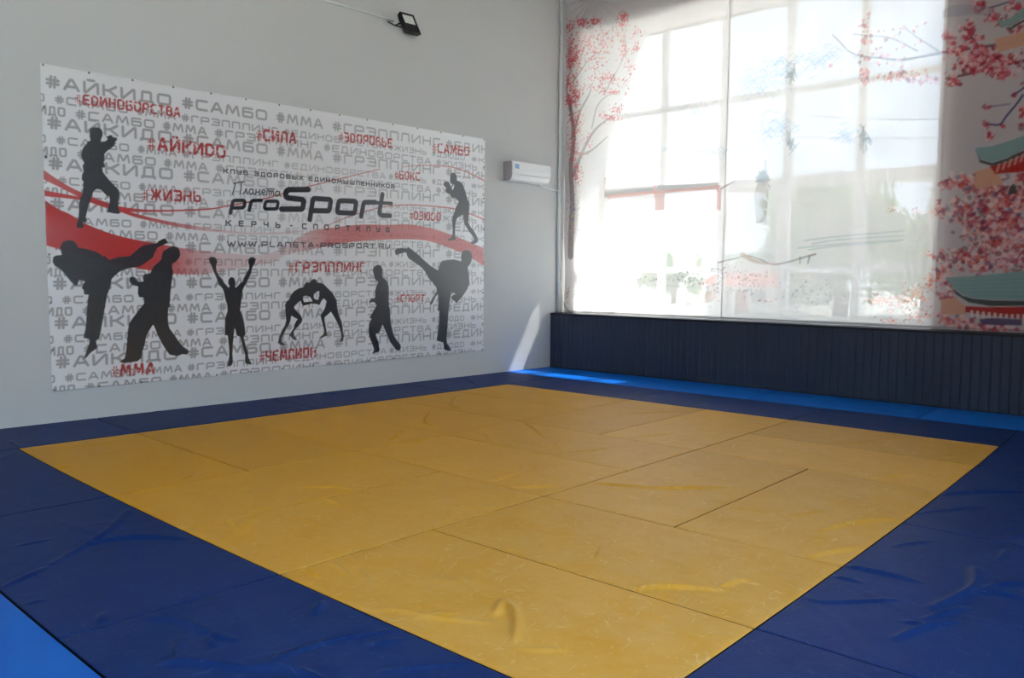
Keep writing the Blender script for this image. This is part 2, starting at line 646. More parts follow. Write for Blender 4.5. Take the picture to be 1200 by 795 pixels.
# opening casements in the two lower rows carry their own slimmer frames
for i in (0, 2, 4):
    x0, x1 = WXS[i] + .057, WXS[i + 1] - .057
    m = MB()
    z0, z1 = WZS[1] + .047, WZS[2] - .077
    b = .055
    m.box(x0, x0 + b, FY0 - .02, FY0 + .03, z0, z1)
    m.box(x1 - b, x1, FY0 - .02, FY0 + .03, z0, z1)
    m.box(x0 + b, x1 - b, FY0 - .02, FY0 + .03, z1 - b, z1)
    m.box(x0 + b, x1 - b, FY0 - .02, FY0 + .03, z0, z0 + b)
    c = m.build('casement', M_frame, win)
    c.matrix_parent_inverse = Matrix.Translation(-Vector(win.location))
m = MB()
for i in range(len(WXS) - 1):
    for k in range(len(WZS) - 1):
        m.box(WXS[i] + .04, WXS[i + 1] - .04, 9.205, 9.213, WZS[k] + .04, WZS[k + 1] - .04)
g = m.build('glass', M_glass, win)
g.matrix_parent_inverse = Matrix.Translation(-Vector(win.location))

# unseen window added in the right wall to fill the room with daylight
for n_, (y0_, y1_) in enumerate(FILL_WIN):
    sw = structure(empty('window_%d' % (n_ + 2), (X_R + .25, (y0_ + y1_) / 2, SZ0)))
    m = MB()
    cuts = np.linspace(y0_, y1_, 5)
    for k, y_ in enumerate(cuts):
        a_ = y0_ if k == 0 else (y1_ - .1 if k == 4 else y_ - .05)
        m.box(X_R + .22, X_R + .29, a_, a_ + .1, SZ0, SZ1)
    for z_ in (SZ0, SZ1 - .1):
        for k in range(4):
            m.box(X_R + .225, X_R + .285, cuts[k] + (.1 if k == 0 else .05), cuts[k + 1] - (.1 if k == 3 else .05), z_, z_ + .1)
    f_ = m.build('window_frame', M_frame, sw)
    f_.matrix_parent_inverse = Matrix.Translation(-Vector(sw.location))
    f_ = MB().box(X_R + .25, X_R + .258, y0_ + .03, y1_ - .03, SZ0 + .03, SZ1 - .03).build('glass', M_glass, sw)
    f_.matrix_parent_inverse = Matrix.Translation(-Vector(sw.location))

# unseen overhang added above the window to block and shape the sunlight
m = MB()
m.box(-4, 11, Y_WO, 11.15, 6.75, 6.95)
m.box(3.0, 11, 11.15, 12.9, 6.75, 6.95)
structure(m.build('sun_block_overhang', M_reveal))

# panelled low wall under the window, with its ledge
PY0 = 8.06
Z_L = 0.885
m = MB()
x = wall_x(PY0) + 0.005
pw, gv = 0.0975, 0.016
while x < X_R - .01:
    x1 = min(x + pw, X_R - .002)
    m.prism([(x, PY0 + .006, 0), (x + gv * .5, PY0, 0), (x1 - gv, PY0, 0), (x1 - gv * .45, PY0 + .006, 0), (x1 - gv * .45, PY0 + .011, 0), (x1, PY0 + .011, 0), (x1, PY0 + .02, 0), (x, PY0 + .02, 0)],
            (0, 0, 0.004), (0, 0, Z_L - .03))
    x = x1
structure(tag(m.build('trim_1', M_panel)))
m = MB()
m.prism([(wall_x(PY0) + .004, PY0 - .018, Z_L - .03), (wall_x(PY0) + .004, PY0 - .018, Z_L - .006), (wall_x(PY0) + .004, PY0 - .012, Z_L),
         (wall_x(PY0) + .004, Y_W - .002, Z_L), (wall_x(PY0) + .004, Y_W - .002, Z_L - .03)], (0.016, 0, 0), (X_R - wall_x(PY0) - .01, 0, 0))
structure(m.build('trim_2', M_ledge))
m = MB().box(wall_x(PY0) + .03, X_R - .004, PY0 + .02, Y_W - .002, Z_F, Z_L - .031)
structure(m.build('wall_low', M_ledge))
# thin bottom strip where panels meet the mats
structure(MB().box(wall_x(PY0) + .01, X_R - .01, PY0 - .008, PY0 - .0005, Z_F, 0.012).build('baseboard_window', M_ledge))

# ------------------------------------------------------------------ judo mats
WC = np.array([[0.0355, -0.0237], [0.0397, 0.0302], [0.0455, 0.0118], [-0.094, 0.0482], [-0.0995, 0.0365], [-0.0394, 0.0404], [-0.0454, -0.0257], [-0.018, -0.0651], [-0.0303, -0.0269], [-0.0086, 0.0131]])


def settle(v, u):
    """mats are laid by hand: the nominal metre grid drifts a few centimetres across the room"""
    a = np.clip((v - 3) / 4, -1.05, 1.05)
    b = np.clip((u - 3) / 4, -1.05, 1.3)
    B = np.stack([np.ones_like(a), a, b, a * a, a * b, b * b, a ** 3, a * a * b, a * b * b, b ** 3], -1)
    d = B @ WC
    X = v + d[..., 0]
    Y = u + d[..., 1]
    # the row against the wall is pushed right up to it
    t = np.clip(-v, 0, 1)
    X = X * (1 - t) + (wall_x(Y) + 0.008) * t
    return X, np.minimum(Y, PY0 - 0.012)


# creases of the vinyl covers, measured on the photograph: (points, height m, width m)
S_, N_, T_ = (0.020, 0.016), (0.012, 0.014), (0.007, 0.013)
CREASE = [
    ([(590, 703), (584, 712), (583, 720)], S_), ([(592, 704), (602, 717), (606, 735), (603, 751)], (0.027, 0.021)), ([(612, 761), (636, 763), (662, 762)], N_),
    ([(735, 692), (772, 688), (810, 690), (850, 692)], S_), ([(575, 642), (612, 646)], N_), ([(628, 661), (654, 660)], N_),
    ([(840, 690), (868, 681), (890, 685)], S_), ([(960, 622), (1008, 612), (1052, 609)], S_), ([(946, 653), (984, 646), (1010, 642)], S_),
    ([(856, 595), (898, 601), (922, 611)], N_), ([(922, 605), (968, 599)], N_), ([(1028, 561), (1072, 557)], S_),
    ([(954, 518), (1008, 520), (1060, 513)], N_), ([(1080, 538), (1140, 533)], T_), ([(696, 566), (746, 571), (776, 573), (862, 572)], S_),
    ([(612, 494), (626, 503), (640, 514)], S_), ([(664, 531), (698, 528), (718, 523)], N_), ([(650, 517), (657, 532)], N_),
    ([(731, 514), (790, 508)], N_), ([(734, 485), (802, 483)], N_), ([(563, 507), (573, 513), (563, 519)], N_),
    ([(570, 566), (616, 552)], N_), ([(595, 572), (655, 570)], N_), ([(504, 483), (499, 495), (508, 499)], S_),
    ([(474, 504), (461, 514), (453, 520)], S_), ([(536, 464), (529, 475), (540, 479)], S_), ([(413, 572), (430, 579)], N_),
    ([(352, 572), (392, 571), (413, 574)], N_), ([(371, 581), (400, 592)], N_), ([(302, 602), (290, 613), (282, 625)], S_),
    ([(270, 609), (281, 623)], N_), ([(278, 597), (320, 595)], T_), ([(353, 664), (373, 676)], S_), ([(389, 660), (406, 673)], N_),
    ([(415, 664), (431, 681)], N_), ([(425, 718), (465, 715), (505, 724), (576, 731)], N_), ([(484, 725), (532, 718)], N_),
    ([(210, 564), (223, 557)], N_), ([(75, 525), (156, 518)], T_), ([(53, 552), (80, 547)], N_), ([(480, 520), (506, 513)], N_),
    ([(620, 543), (640, 560)], T_), ([(700, 655), (706, 640)], T_), ([(845, 498), (880, 497)], T_),
    ([(640, 524), (600, 516)], T_), ([(668, 505), (668, 518)], T_), ([(696, 545), (740, 552)], T_), ([(755, 546), (790, 540)], T_),
    # blue mats
    ([(276, 784), (330, 783), (355, 789), (374, 797)], S_), ([(308, 777), (387, 752), (458, 739)], N_), ([(428, 757), (472, 750)], N_),
    ([(448, 787), (542, 778)], N_), ([(369, 719), (378, 706)], S_), ([(173, 723), (215, 730), (250, 745), (274, 750)], S_),
    ([(247, 743), (246, 759)], N_), ([(213, 748), (205, 771), (222, 777), (300, 784)], S_), ([(188, 778), (217, 777)], S_),
    ([(60, 662), (98, 641), (128, 622), (152, 597)], S_), ([(98, 640), (150, 631), (217, 631)], S_), ([(117, 730), (121, 719)], N_),
    ([(988, 663), (1026, 671), (1076, 682)], S_), ([(1142, 667), (1141, 689), (1119, 702), (1093, 712)], (0.027, 0.023)), ([(1140, 694), (1170, 696), (1200, 702)], S_),
    ([(1152, 691), (1176, 686), (1215, 686)], S_), ([(1084, 727), (1130, 713)], S_), ([(1048, 749), (1086, 735), (1121, 728)], S_),
    ([(1060, 729), (1088, 733)], N_), ([(940, 698), (966, 706), (1050, 703)], N_), ([(1045, 641), (1091, 634)], N_), ([(973, 675), (1010, 683)], N_),
    ([(1172, 656), (1180, 644)], N_), ([(1176, 632), (1210, 625)], N_), ([(1096, 581), (1152, 577), (1210, 578)], S_), ([(1066, 603), (1154, 593)], N_),
    ([(1160, 552), (1200, 566)], T_), ([(313, 485), (340, 475)], N_), ([(378, 461), (398, 462)], N_), ([(543, 443), (561, 452)], N_), ([(528, 452), (541, 445)], T_),
    ([(12, 517), (22, 524)], N_), ([(0, 690), (55, 665)], N_), ([(20, 640), (60, 632)], T_), ([(30, 708), (52, 703)], T_),
]
CR_XY = []
for pts, (h_, w_) in CREASE:
    P = on_floor(pts)[:, :2]
    CR_XY.append((smooth_line(P, 4), h_, w_))


def mat_surface(name, rgb, rgb2, tint=1.0, rough=0.46, scuff_sheen=0.3, weave=0.0, spec=0.2, worn_sheen=(200, 200, 200)):
    m_, t = new_mat(name)
    o = nd(t, 'ShaderNodeOutputMaterial')
    b = nd(t, 'ShaderNodeBsdfPrincipled')
    b.inputs['Roughness'].default_value = rough
    b.inputs['Specular IOR Level'].default_value = spec
    geo = nd(t, 'ShaderNodeNewGeometry')
    inf = nd(t, 'ShaderNodeObjectInfo')
    # each mat has its own shade of the same vinyl
    off = nd(t, 'ShaderNodeVectorMath', operation='MULTIPLY_ADD')
    t.links.new(inf.outputs['Random'], off.inputs[0])
    off.inputs[1].default_value = (37, 53, 11)
    t.links.new(geo.outputs['Position'], off.inputs[2])
    n1 = nd(t, 'ShaderNodeTexNoise', Scale=2.6, Detail=5.0)
    t.links.new(off.outputs[0], n1.inputs['Vector'])
    base = nd(t, 'ShaderNodeMixRGB')
    base.inputs[1].default_value = L4(*rgb)
    base.inputs[2].default_value = L4(*rgb2)
    t.links.new(n1.outputs['Fac'], base.inputs[0])
    # pale scuffs: thin contour lines of stretched noise, where a second noise says the mat is worn
    prev = None
    for i, (sc, rot, lw) in enumerate((((5.0, 1.6, 1), .5, .011), ((2.1, 6.5, 1), -.4, .010), ((9, 5, 1), 1.1, .013), ((3.2, 3.0, 1), .2, .006))):
        mp = nd(t, 'ShaderNodeMapping')
        mp.inputs['Rotation'].default_value = (0, 0, rot)
        mp.inputs['Scale'].default_value = sc
        mp.inputs['Location'].default_value = (i * 3.1, i * 1.7, 0)
        t.links.new(off.outputs[0], mp.inputs['Vector'])
        nn = nd(t, 'ShaderNodeTexNoise', Scale=1.0, Detail=2.0)
        t.links.new(mp.outputs[0], nn.inputs['Vector'])
        s = nd(t, 'ShaderNodeMath', operation='SUBTRACT')
        s.inputs[1].default_value = 0.5 + (i - 1.5) * 0.03
        t.links.new(nn.outputs['Fac'], s.inputs[0])
        a = nd(t, 'ShaderNodeMath', operation='ABSOLUTE')
        t.links.new(s.outputs[0], a.inputs[0])
        mr = nd(t, 'ShaderNodeMapRange')
        mr.inputs['From Min'].default_value = 0.0
        mr.inputs['From Max'].default_value = lw
        mr.inputs['To Min'].default_value = 1.0
        mr.inputs['To Max'].default_value = 0.0
        t.links.new(a.outputs[0], mr.inputs['Value'])
        mk = nd(t, 'ShaderNodeTexNoise', Scale=3.2 + i, Detail=3.0)
        t.links.new(mp.outputs[0], mk.inputs['Vector'])
        mm = nd(t, 'ShaderNodeMapRange')
        mm.inputs['From Min'].default_value = 0.46
        mm.inputs['From Max'].default_value = 0.60
        t.links.new(mk.outputs['Fac'], mm.inputs['Value'])
        pr = nd(t, 'ShaderNodeMath', operation='MULTIPLY')
        t.links.new(mr.outputs[0], pr.inputs[0])
        t.links.new(mm.outputs[0], pr.inputs[1])
        if prev is None:
            prev = pr
        else:
            mxm = nd(t, 'ShaderNodeMath', operation='MAXIMUM')
            t.links.new(prev.outputs[0], mxm.inputs[0])
            t.links.new(pr.outputs[0], mxm.inputs[1])
            prev = mxm
    # broad pale patches: rubbing, plus window sheen put into the colour
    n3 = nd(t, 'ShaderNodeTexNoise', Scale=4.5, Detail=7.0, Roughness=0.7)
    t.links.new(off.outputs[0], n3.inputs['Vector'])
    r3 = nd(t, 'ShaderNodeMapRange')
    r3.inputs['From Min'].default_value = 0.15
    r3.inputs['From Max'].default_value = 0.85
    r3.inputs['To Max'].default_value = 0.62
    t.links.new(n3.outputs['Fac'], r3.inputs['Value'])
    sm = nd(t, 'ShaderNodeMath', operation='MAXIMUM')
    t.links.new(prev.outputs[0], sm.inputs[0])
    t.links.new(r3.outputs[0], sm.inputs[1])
    # paleness grows away from the wall: window sheen painted in with the wear
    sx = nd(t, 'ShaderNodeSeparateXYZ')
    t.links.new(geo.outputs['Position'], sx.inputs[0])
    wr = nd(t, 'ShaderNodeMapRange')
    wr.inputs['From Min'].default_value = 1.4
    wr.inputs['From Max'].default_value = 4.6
    wr.inputs['To Min'].default_value = 0.1 * scuff_sheen
    wr.inputs['To Max'].default_value = scuff_sheen
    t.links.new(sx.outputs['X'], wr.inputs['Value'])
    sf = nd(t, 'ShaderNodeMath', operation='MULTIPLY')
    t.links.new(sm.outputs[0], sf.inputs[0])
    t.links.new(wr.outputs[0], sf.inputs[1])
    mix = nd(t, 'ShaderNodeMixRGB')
    mix.inputs[2].default_value = L4(*worn_sheen)
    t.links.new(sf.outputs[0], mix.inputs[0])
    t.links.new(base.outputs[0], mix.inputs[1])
    hv = nd(t, 'ShaderNodeHueSaturation')
    vr = nd(t, 'ShaderNodeMapRange')
    vr.inputs['To Min'].default_value = 0.93
    vr.inputs['To Max'].default_value = 1.07
    t.links.new(inf.outputs['Random'], vr.inputs['Value'])
    t.links.new(vr.outputs[0], hv.inputs['Value'])
    t.links.new(mix.outputs[0], hv.inputs['Color'])
    t.links.new(hv.outputs[0], b.inputs['Base Color'])
    # fine grain + slack of the cover
    n4 = nd(t, 'ShaderNodeTexNoise', Scale=7.0, Detail=4.0)
    t.links.new(off.outputs[0], n4.inputs['Vector'])
    n5 = nd(t, 'ShaderNodeTexNoise', Scale=220.0, Detail=2.0)
    t.links.new(off.outputs[0], n5.inputs['Vector'])
    ad = nd(t, 'ShaderNodeMath', operation='MULTIPLY_ADD')
    ad.inputs[1].default_value = 0.05
    t.links.new(n5.outputs['Fac'], ad.inputs[0])
    t.links.new(n4.outputs['Fac'], ad.inputs[2])
    hgt = ad
    if weave:
        wv = nd(t, 'ShaderNodeTexWave', Scale=38.0)
        mpw = nd(t, 'ShaderNodeMapping')
        mpw.inputs['Rotation'].default_value = (0, 0, 0.9)
        t.links.new(geo.outputs['Position'], mpw.inputs['Vector'])
        t.links.new(mpw.outputs[0], wv.inputs['Vector'])
        a2 = nd(t, 'ShaderNodeMath', operation='MULTIPLY_ADD')
        a2.inputs[1].default_value = weave
        t.links.new(wv.outputs['Fac'], a2.inputs[0])
        t.links.new(ad.outputs[0], a2.inputs[2])
        hgt = a2
    bp = nd(t, 'ShaderNodeBump')
    bp.inputs['Strength'].default_value = 0.25
    bp.inputs['Distance'].default_value = 0.012
    t.links.new(hgt.outputs[0], bp.inputs['Height'])
    t.links.new(bp.outputs[0], b.inputs['Normal'])
    t.links.new(b.outputs[0], o.inputs[0])
    return m_


M_yel = mat_surface('yellow_vinyl', (204, 144, 6), (212, 154, 14), scuff_sheen=0.72, spec=0.1, worn_sheen=(226, 192, 138))
M_blu = mat_surface('blue_vinyl', (0, 32, 88), (2, 38, 102), spec=0.08, scuff_sheen=0.26, worn_sheen=(86, 112, 158), weave=0.02)
M_lbl = mat_surface('light_blue_vinyl', (4, 96, 196), (8, 106, 204), scuff_sheen=0.1, spec=.1, worn_sheen=(120, 170, 220))
M_seam_shade = simple('mat_sides_seam_shade', (14, 14, 16), .8, .2, bump=.1)  # sides painted black for the shade and dark seams between mats
TH = 0.04
RNG = np.random.default_rng(7)


def judo_mat(v0, v1, u0, u1, mat, name, label, group, step=0.02, gap=0.005, lift=0.0):
    nv = int(round((v1 - v0) / step)) + 1
    nu = int(round((u1 - u0) / step)) + 1
    e = np.array([0.0, 0.0003, 0.001, 0.0023, 0.004])        # rounding of the edge, distance in from the side
    er = 0.004
    def line(a, b, n):
        mid = np.linspace(a + gap + er, b - gap - er, n)
        return np.concatenate([a + gap + e[:-1], mid, (b - gap - e[:-1])[::-1]])
    V = line(v0, v1, nv)
    U = line(u0, u1, nu)
    vv, uu = np.meshgrid(V, U)
    X, Y = settle(vv, uu)
    dv = np.minimum(vv - (v0 + gap), (v1 - gap) - vv)
    du = np.minimum(uu - (u0 + gap), (u1 - gap) - uu)
    dv, du = np.clip(dv, 0, er), np.clip(du, 0, er)
    drop = np.minimum(er * 1.3, np.hypot(er - dv, er - du))
    Z = -(er - np.sqrt(np.maximum(er * er - np.minimum(drop, er) ** 2, 0)))
    inner = np.clip(np.minimum(vv - v0, v1 - vv) / 0.05, 0, 1) * np.clip(np.minimum(uu - u0, u1 - uu) / 0.05, 0, 1)
    P2 = np.stack([X, Y], -1)
    H = np.zeros_like(Z)
    for line_, h_, w_ in CR_XY:
        mid = line_[len(line_) // 2]
        # a crease belongs to the mat under its middle
        cx, cy = X[nu // 2, nv // 2], Y[nu // 2, nv // 2]
        if not (X.min() - .02 < mid[0] < X.max() + .02 and Y.min() - .02 < mid[1] < Y.max() + .02):
            continue
        lo, hi = line_.min(0) - .12, line_.max(0) + .12
        sel = (X > lo[0]) & (X < hi[0]) & (Y > lo[1]) & (Y < hi[1])
        if not sel.any():
            continue
        q = P2[sel]
        seg = np.linalg.norm(np.diff(line_, axis=0), axis=1)
        cum = np.concatenate([[0], np.cumsum(seg)])
        best = np.full(len(q), 9.0)
        bt = np.zeros(len(q))
        for k in range(len(line_) - 1):
            a, b = line_[k], line_[k + 1]
            d = b - a
            t = np.clip(((q - a) @ d) / max(d @ d, 1e-9), 0, 1)
            ds = np.linalg.norm(q - a - t[:, None] * d, axis=1)
            u_ = ds < best
            best[u_] = ds[u_]
            bt[u_] = (cum[k] + t[u_] * seg[k]) / cum[-1]
        prof = h_ * np.exp(-(best / w_) ** 2) * np.sin(np.pi * np.clip(bt * 0.9 + 0.05, 0, 1)) ** 0.6
        H[sel] = np.maximum(H[sel], prof)
    # faint random slack
    for _ in range(5):
        c = np.array([RNG.uniform(v0, v1), RNG.uniform(u0, u1)])
        an = RNG.uniform(0, math.pi)
        d = np.array([math.cos(an), math.sin(an)])
        rel = np.stack([vv - c[0], uu - c[1]], -1)
        al = rel @ d
        pe = rel @ np.array([-d[1], d[0]]) + 0.12 * np.sin(al * 3 + an)
        H += RNG.uniform(.001, .004) * np.exp(-(pe / RNG.uniform(.015, .04)) ** 2) * np.exp(-(al / RNG.uniform(.15, .4)) ** 2)
    Z = Z + H * inner + lift
    P = np.stack([X, Y, Z], -1)
    # soft upper rim, then straight sides down to the floor: a closed solid
    o = grid_mesh(name, P, mat, back=(0, 0, -TH + 0.004 - lift), side=M_seam_shade)
    # origin at the mat's own middle on the floor
    c = Vector((float(X.mean()), float(Y.mean()), Z_F + .005))
    o.data.transform(Matrix.Translation(-c))
    o.location = c
    tag(o, label, 'mat', group)
    return o


GY = 'yellow mats in the middle of the hall'
YEL = [
    (0, 2, 0, 1, 'yellow mat at the left corner of the yellow field, below the sparring pair of figures'),
    (0, 2, 1, 2, 'yellow mat on the banner side, next after the one in the left corner'),
    (0, 2, 2, 3, 'smooth yellow mat on the banner side, third from the left corner'),
    (0, 2, 3, 4, 'yellow mat on the banner side with a zigzag crease, fourth from the left corner'),
    (0, 2, 4, 5, 'yellow mat on the banner side, second from the far window corner'),
    (0, 2, 5, 6, 'yellow mat in the far corner of the yellow field, nearest wall and window at once'),
    (2, 3, 0, 2, 'lengthwise yellow mat on the near left edge, left of the one with bent creases'),
    (3, 4, 0, 2, 'lengthwise yellow mat with small bent creases at the near blue edge'),
    (2, 4, 2, 3, 'smooth yellow mat right of the lengthwise pair, in the middle of the field'),
    (2, 4, 3, 4, 'much creased yellow mat at the very middle of the field'),
    (2, 3, 4, 6, 'lengthwise yellow mat running up to the window side, left one of two'),
    (3, 4, 4, 6, 'lengthwise yellow mat running up to the window side, right one of two'),
    (4, 6, 0, 1, 'large scuffed yellow mat at the bottom with a tall hooked crease'),
    (4, 6, 1, 2, 'scuffed yellow mat with one long crease, just behind the hooked-crease mat at the bottom'),
    (4, 5, 2, 4, 'lengthwise scuffed yellow mat crossed by one long straight crease'),
    (5, 6, 2, 4, 'lengthwise scuffed yellow mat with its long side on the right blue mats'),
    (4, 6, 4, 5, 'yellow mat on the right side, second row from the window'),
    (4, 6, 5, 6, 'yellow mat in the right far corner, deepest yellow near the window'),
]
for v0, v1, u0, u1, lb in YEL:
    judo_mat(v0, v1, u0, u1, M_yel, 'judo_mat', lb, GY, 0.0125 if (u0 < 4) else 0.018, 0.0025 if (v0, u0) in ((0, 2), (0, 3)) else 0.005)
GB = 'dark blue border mats'
BLU = [
    (-1, 0, -1, 1, 'dark blue mat against the banner wall, in the left corner'),
    (-1, 0, 1, 3, 'dark blue mat against the wall below the left half of the banner'),
    (-1, 0, 3, 5, 'dark blue mat against the wall below the right half of the banner'),
    (-1, 0, 5, 7, 'blue mat against the wall below the air conditioner, at its far end'),
    (0, 2, 6, 7, 'purplish blue mat in front of the light blue strip, left one below the window'),
    (2, 4, 6, 7, 'purplish blue mat in front of the light blue strip, middle one below the window'),
    (4, 6, 6, 7, 'blue mat in front of the light blue strip, right one below the window'),
    (6, 7, 5, 7, 'blue border mat in the far right corner, by the right tip of the yellow field'),
    (6, 7, 3, 5, 'blue border mat on the right with two long straight creases'),
    (6, 7, 1, 3, 'scuffed blue border mat on the right with forked creases'),
    (6, 7, -1, 1, 'ribbed blue border mat at the bottom right corner'),
    (0, 2, -1, 0, 'darkest blue mat at the left edge, in front of the left yellow corner'),
    (2, 4, -1, 0, 'dark blue mat with a branching crease, behind the bottom left light blue mat'),
    (4, 6, -1, 0, 'dark blue mat at the bottom with wavy creases, in front of the yellow field'),
]
for v0, v1, u0, u1, lb in BLU:
    judo_mat(v0, v1, u0, u1, M_blu, 'judo_mat', lb, GB, 0.0125 if (u0 < 1 or v0 > 5) else 0.025)
GL = 'light blue mats'
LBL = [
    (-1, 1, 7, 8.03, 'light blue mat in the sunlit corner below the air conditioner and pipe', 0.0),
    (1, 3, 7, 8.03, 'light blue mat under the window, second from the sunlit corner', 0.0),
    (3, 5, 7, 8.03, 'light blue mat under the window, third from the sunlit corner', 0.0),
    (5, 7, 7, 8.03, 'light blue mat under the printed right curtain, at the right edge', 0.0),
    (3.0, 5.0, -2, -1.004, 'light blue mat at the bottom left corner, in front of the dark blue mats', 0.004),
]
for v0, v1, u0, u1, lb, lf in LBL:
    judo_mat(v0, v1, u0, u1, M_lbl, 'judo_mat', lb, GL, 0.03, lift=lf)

# ------------------------------------------------------------------ the printed banner
B_TL, B_TR, B_BR, B_BL = wall_sz([(47, 74), (568.5, 163), (567, 411), (61.5, 459)], 0.02)
BS0, BS1 = (B_TL[0] + B_BL[0]) / 2, (B_TR[0] + B_BR[0]) / 2
BZ0, BZ1 = min(B_BL[1], B_BR[1]), max(B_TL[1], B_TR[1])
STEP = 0.0058
cv = Canvas(BS0, BS1, BZ0, BZ1, STEP, (236, 235, 238))


def ph(*pts):
    return wall_sz(list(pts), 0.02)


def cp(sc, ox, oy, pts):
    """points read in an enlarged view: back to photo scale, then onto the wall"""
    return wall_sz([(ox + x / sc, oy + y / sc) for x, y in pts], 0.02)


def px_len(px, n=(0, 1)):
    a = ph(px)[0]
    b = ph((px[0] + n[0], px[1] + n[1]))[0]
    return float(np.hypot(*(a - b)))


GREY = (163, 160, 163)
rowsA = [99.4, 149, 196.5, 245, 293, 341, 385.5, 431]
_gx, _gz = ph((350, 243))[0]


def fade(a):
    # the lettering of the backdrop gets paler around the club's name and towards the right
    return lambda U, V: a * np.clip(1.0 - .52 * np.exp(-((U - _gx) / 1.35) ** 2 - ((V - _gz) / .62) ** 2) - .22 * np.clip((U - _gx + 1.2) / 2.0, 0, 1), .3, 1)


words_big = [('#АЙКИДО', 55, 201), ('#САМБО', 215, 313.5), ('#ММА', 325, 378.5), ('#ГРЭППЛИНГ', 390.5, 516), ('#ЕДИНОБОРСТВА', 523.5, 0)]
s_of = lambda x: float(ph((x, 110 + 0.17 * (x - 55)))[0][0])
zA = [float(ph((62, y))[0][1]) for y in rowsA]
zA = list(np.polyval(np.polyfit(range(8), zA, 1), range(0, 8)))
for z in zA:
    for wd, a, b in words_big:
        s0 = s_of(a)
        if b:
            text(cv, wd, (s0, z), (s_of(b), z), 0.122, 0.026, GREY, fade(.97), track=.3)
        else:
            text(cv, wd, (s0, z), (s0 + 2.2, z), 0.122, 0.026, GREY, fade(.97), track=.3)
    # second row, smaller
    zb = z - 0.140
    for wd, a, b in (('#АЙКИДО', 44.5 - 44, 52), ('#САМБО', 65, 150), ('#ММА', 161, 206), ('#ГРЭППЛИНГ', 213.5, 326), ('#ЕДИНОБОРСТВА', 333, 452), ('#ЖИЗНЬ', 456, 500), ('#ДЗЮДО', 507, 545), ('#КУНГФУ', 553, 600)):
        if wd == '#КУНГФУ':
            wd = '#К'
            b = 568
        text(cv, wd, (s_of(a), zb), (s_of(b), zb), 0.08, 0.017, GREY, fade(.92), track=.3)
    # third row
    zc = z - 0.262
    for wd, a, b in (('#АЙКИДО', 0.5, 76), ('#САМБО', 89, 181), ('#ММА', 191.5, 242), ('#ГРЭППЛИНГ', 252.5, 371.5), ('#ЕДИНОБОРСТВА', 380, 505.5), ('#ЖИЗНЬ', 512, 559), ('#САМБО', 566, 640)):
        text(cv, wd, (s_of(a), zc), (s_of(b), zc), 0.092, 0.0195, GREY, fade(.94), track=.3)

# red ribbons
RED = (196, 22, 24)


def ribbon(top, bot, rgb, alpha):
    t = smooth_line(ph(*top), 5)
    b = smooth_line(ph(*bot), 5)
    cv.poly(np.vstack([t, b[::-1]]), rgb, alpha)


def s_alpha(knots):
    xs = np.array([s_of(x) for x, _ in knots])
    ys = np.array([a for _, a in knots])
    return lambda U, V: np.interp(U, xs, ys) + 0 * V


ribbon([(46, 228), (53, 233), (68, 243), (83, 250), (104, 262.5), (141, 276), (190, 286), (226, 292.5), (268, 297), (313, 298.5), (346, 281.6), (365, 271), (394, 267), (422, 264), (453, 264.5), (479, 264), (503, 268), (527, 275.7), (551, 285.5), (575, 296)],
       [(46, 284.5), (54.5, 286.5), (72, 291.5), (100, 299), (130, 307.5), (161, 314), (190, 319), (213, 321.5), (242, 321), (286, 314), (318, 308), (335, 300), (350, 296), (382, 290), (412, 284.5), (452, 282), (487, 282), (510, 286), (545, 300), (575, 319)],
       RED, s_alpha([(40, 1), (150, 1), (195, .9), (225, .55), (255, .3), (330, .24), (345, .3), (385, .72), (420, .8), (570, .82)]))
ribbon([(46, 194), (52, 197.5), (75, 213), (96, 224), (120, 234), (145, 241.5), (183, 245), (243, 243.8), (269, 239.6), (307, 232.8), (334, 225.2), (359, 218.4), (446, 197.6)],
       [(46, 205), (52, 208.5), (75, 220), (96, 231), (120, 241), (145, 246.8), (183, 247.5), (243, 245.6), (269, 241.2), (307, 234.4), (334, 226.8), (359, 219.6), (446, 198.4)], RED, .95)
ribbon([(46, 219.5), (52, 221), (88, 228), (110, 233), (131, 238.5), (141, 243), (160, 249.5), (185, 256), (215, 262), (242, 266.5), (268, 270), (298, 272.8), (336, 272), (357, 270)],
       [(46, 226.5), (52, 228), (88, 232), (110, 237), (131, 242), (141, 247), (160, 254), (185, 260), (215, 266.5), (242, 270.5), (268, 273), (298, 275), (336, 274.5), (357, 272)],
       RED, s_alpha([(40, 1), (160, .95), (200, .8), (250, .35), (360, .2)]))
for pts, a in (([(472, 195.6), (491, 194), (515, 194.4), (539, 198.6), (568, 212.5)], .75), ([(379, 267), (398, 259), (415, 252.5), (448, 243.5), (479, 240.8), (515, 243.3), (539, 247.4), (570, 259.5)], .8)):
    q = smooth_line(ph(*pts), 6)
    cv.stroke(q, np.linspace(.008, .02, len(q)), RED, a)

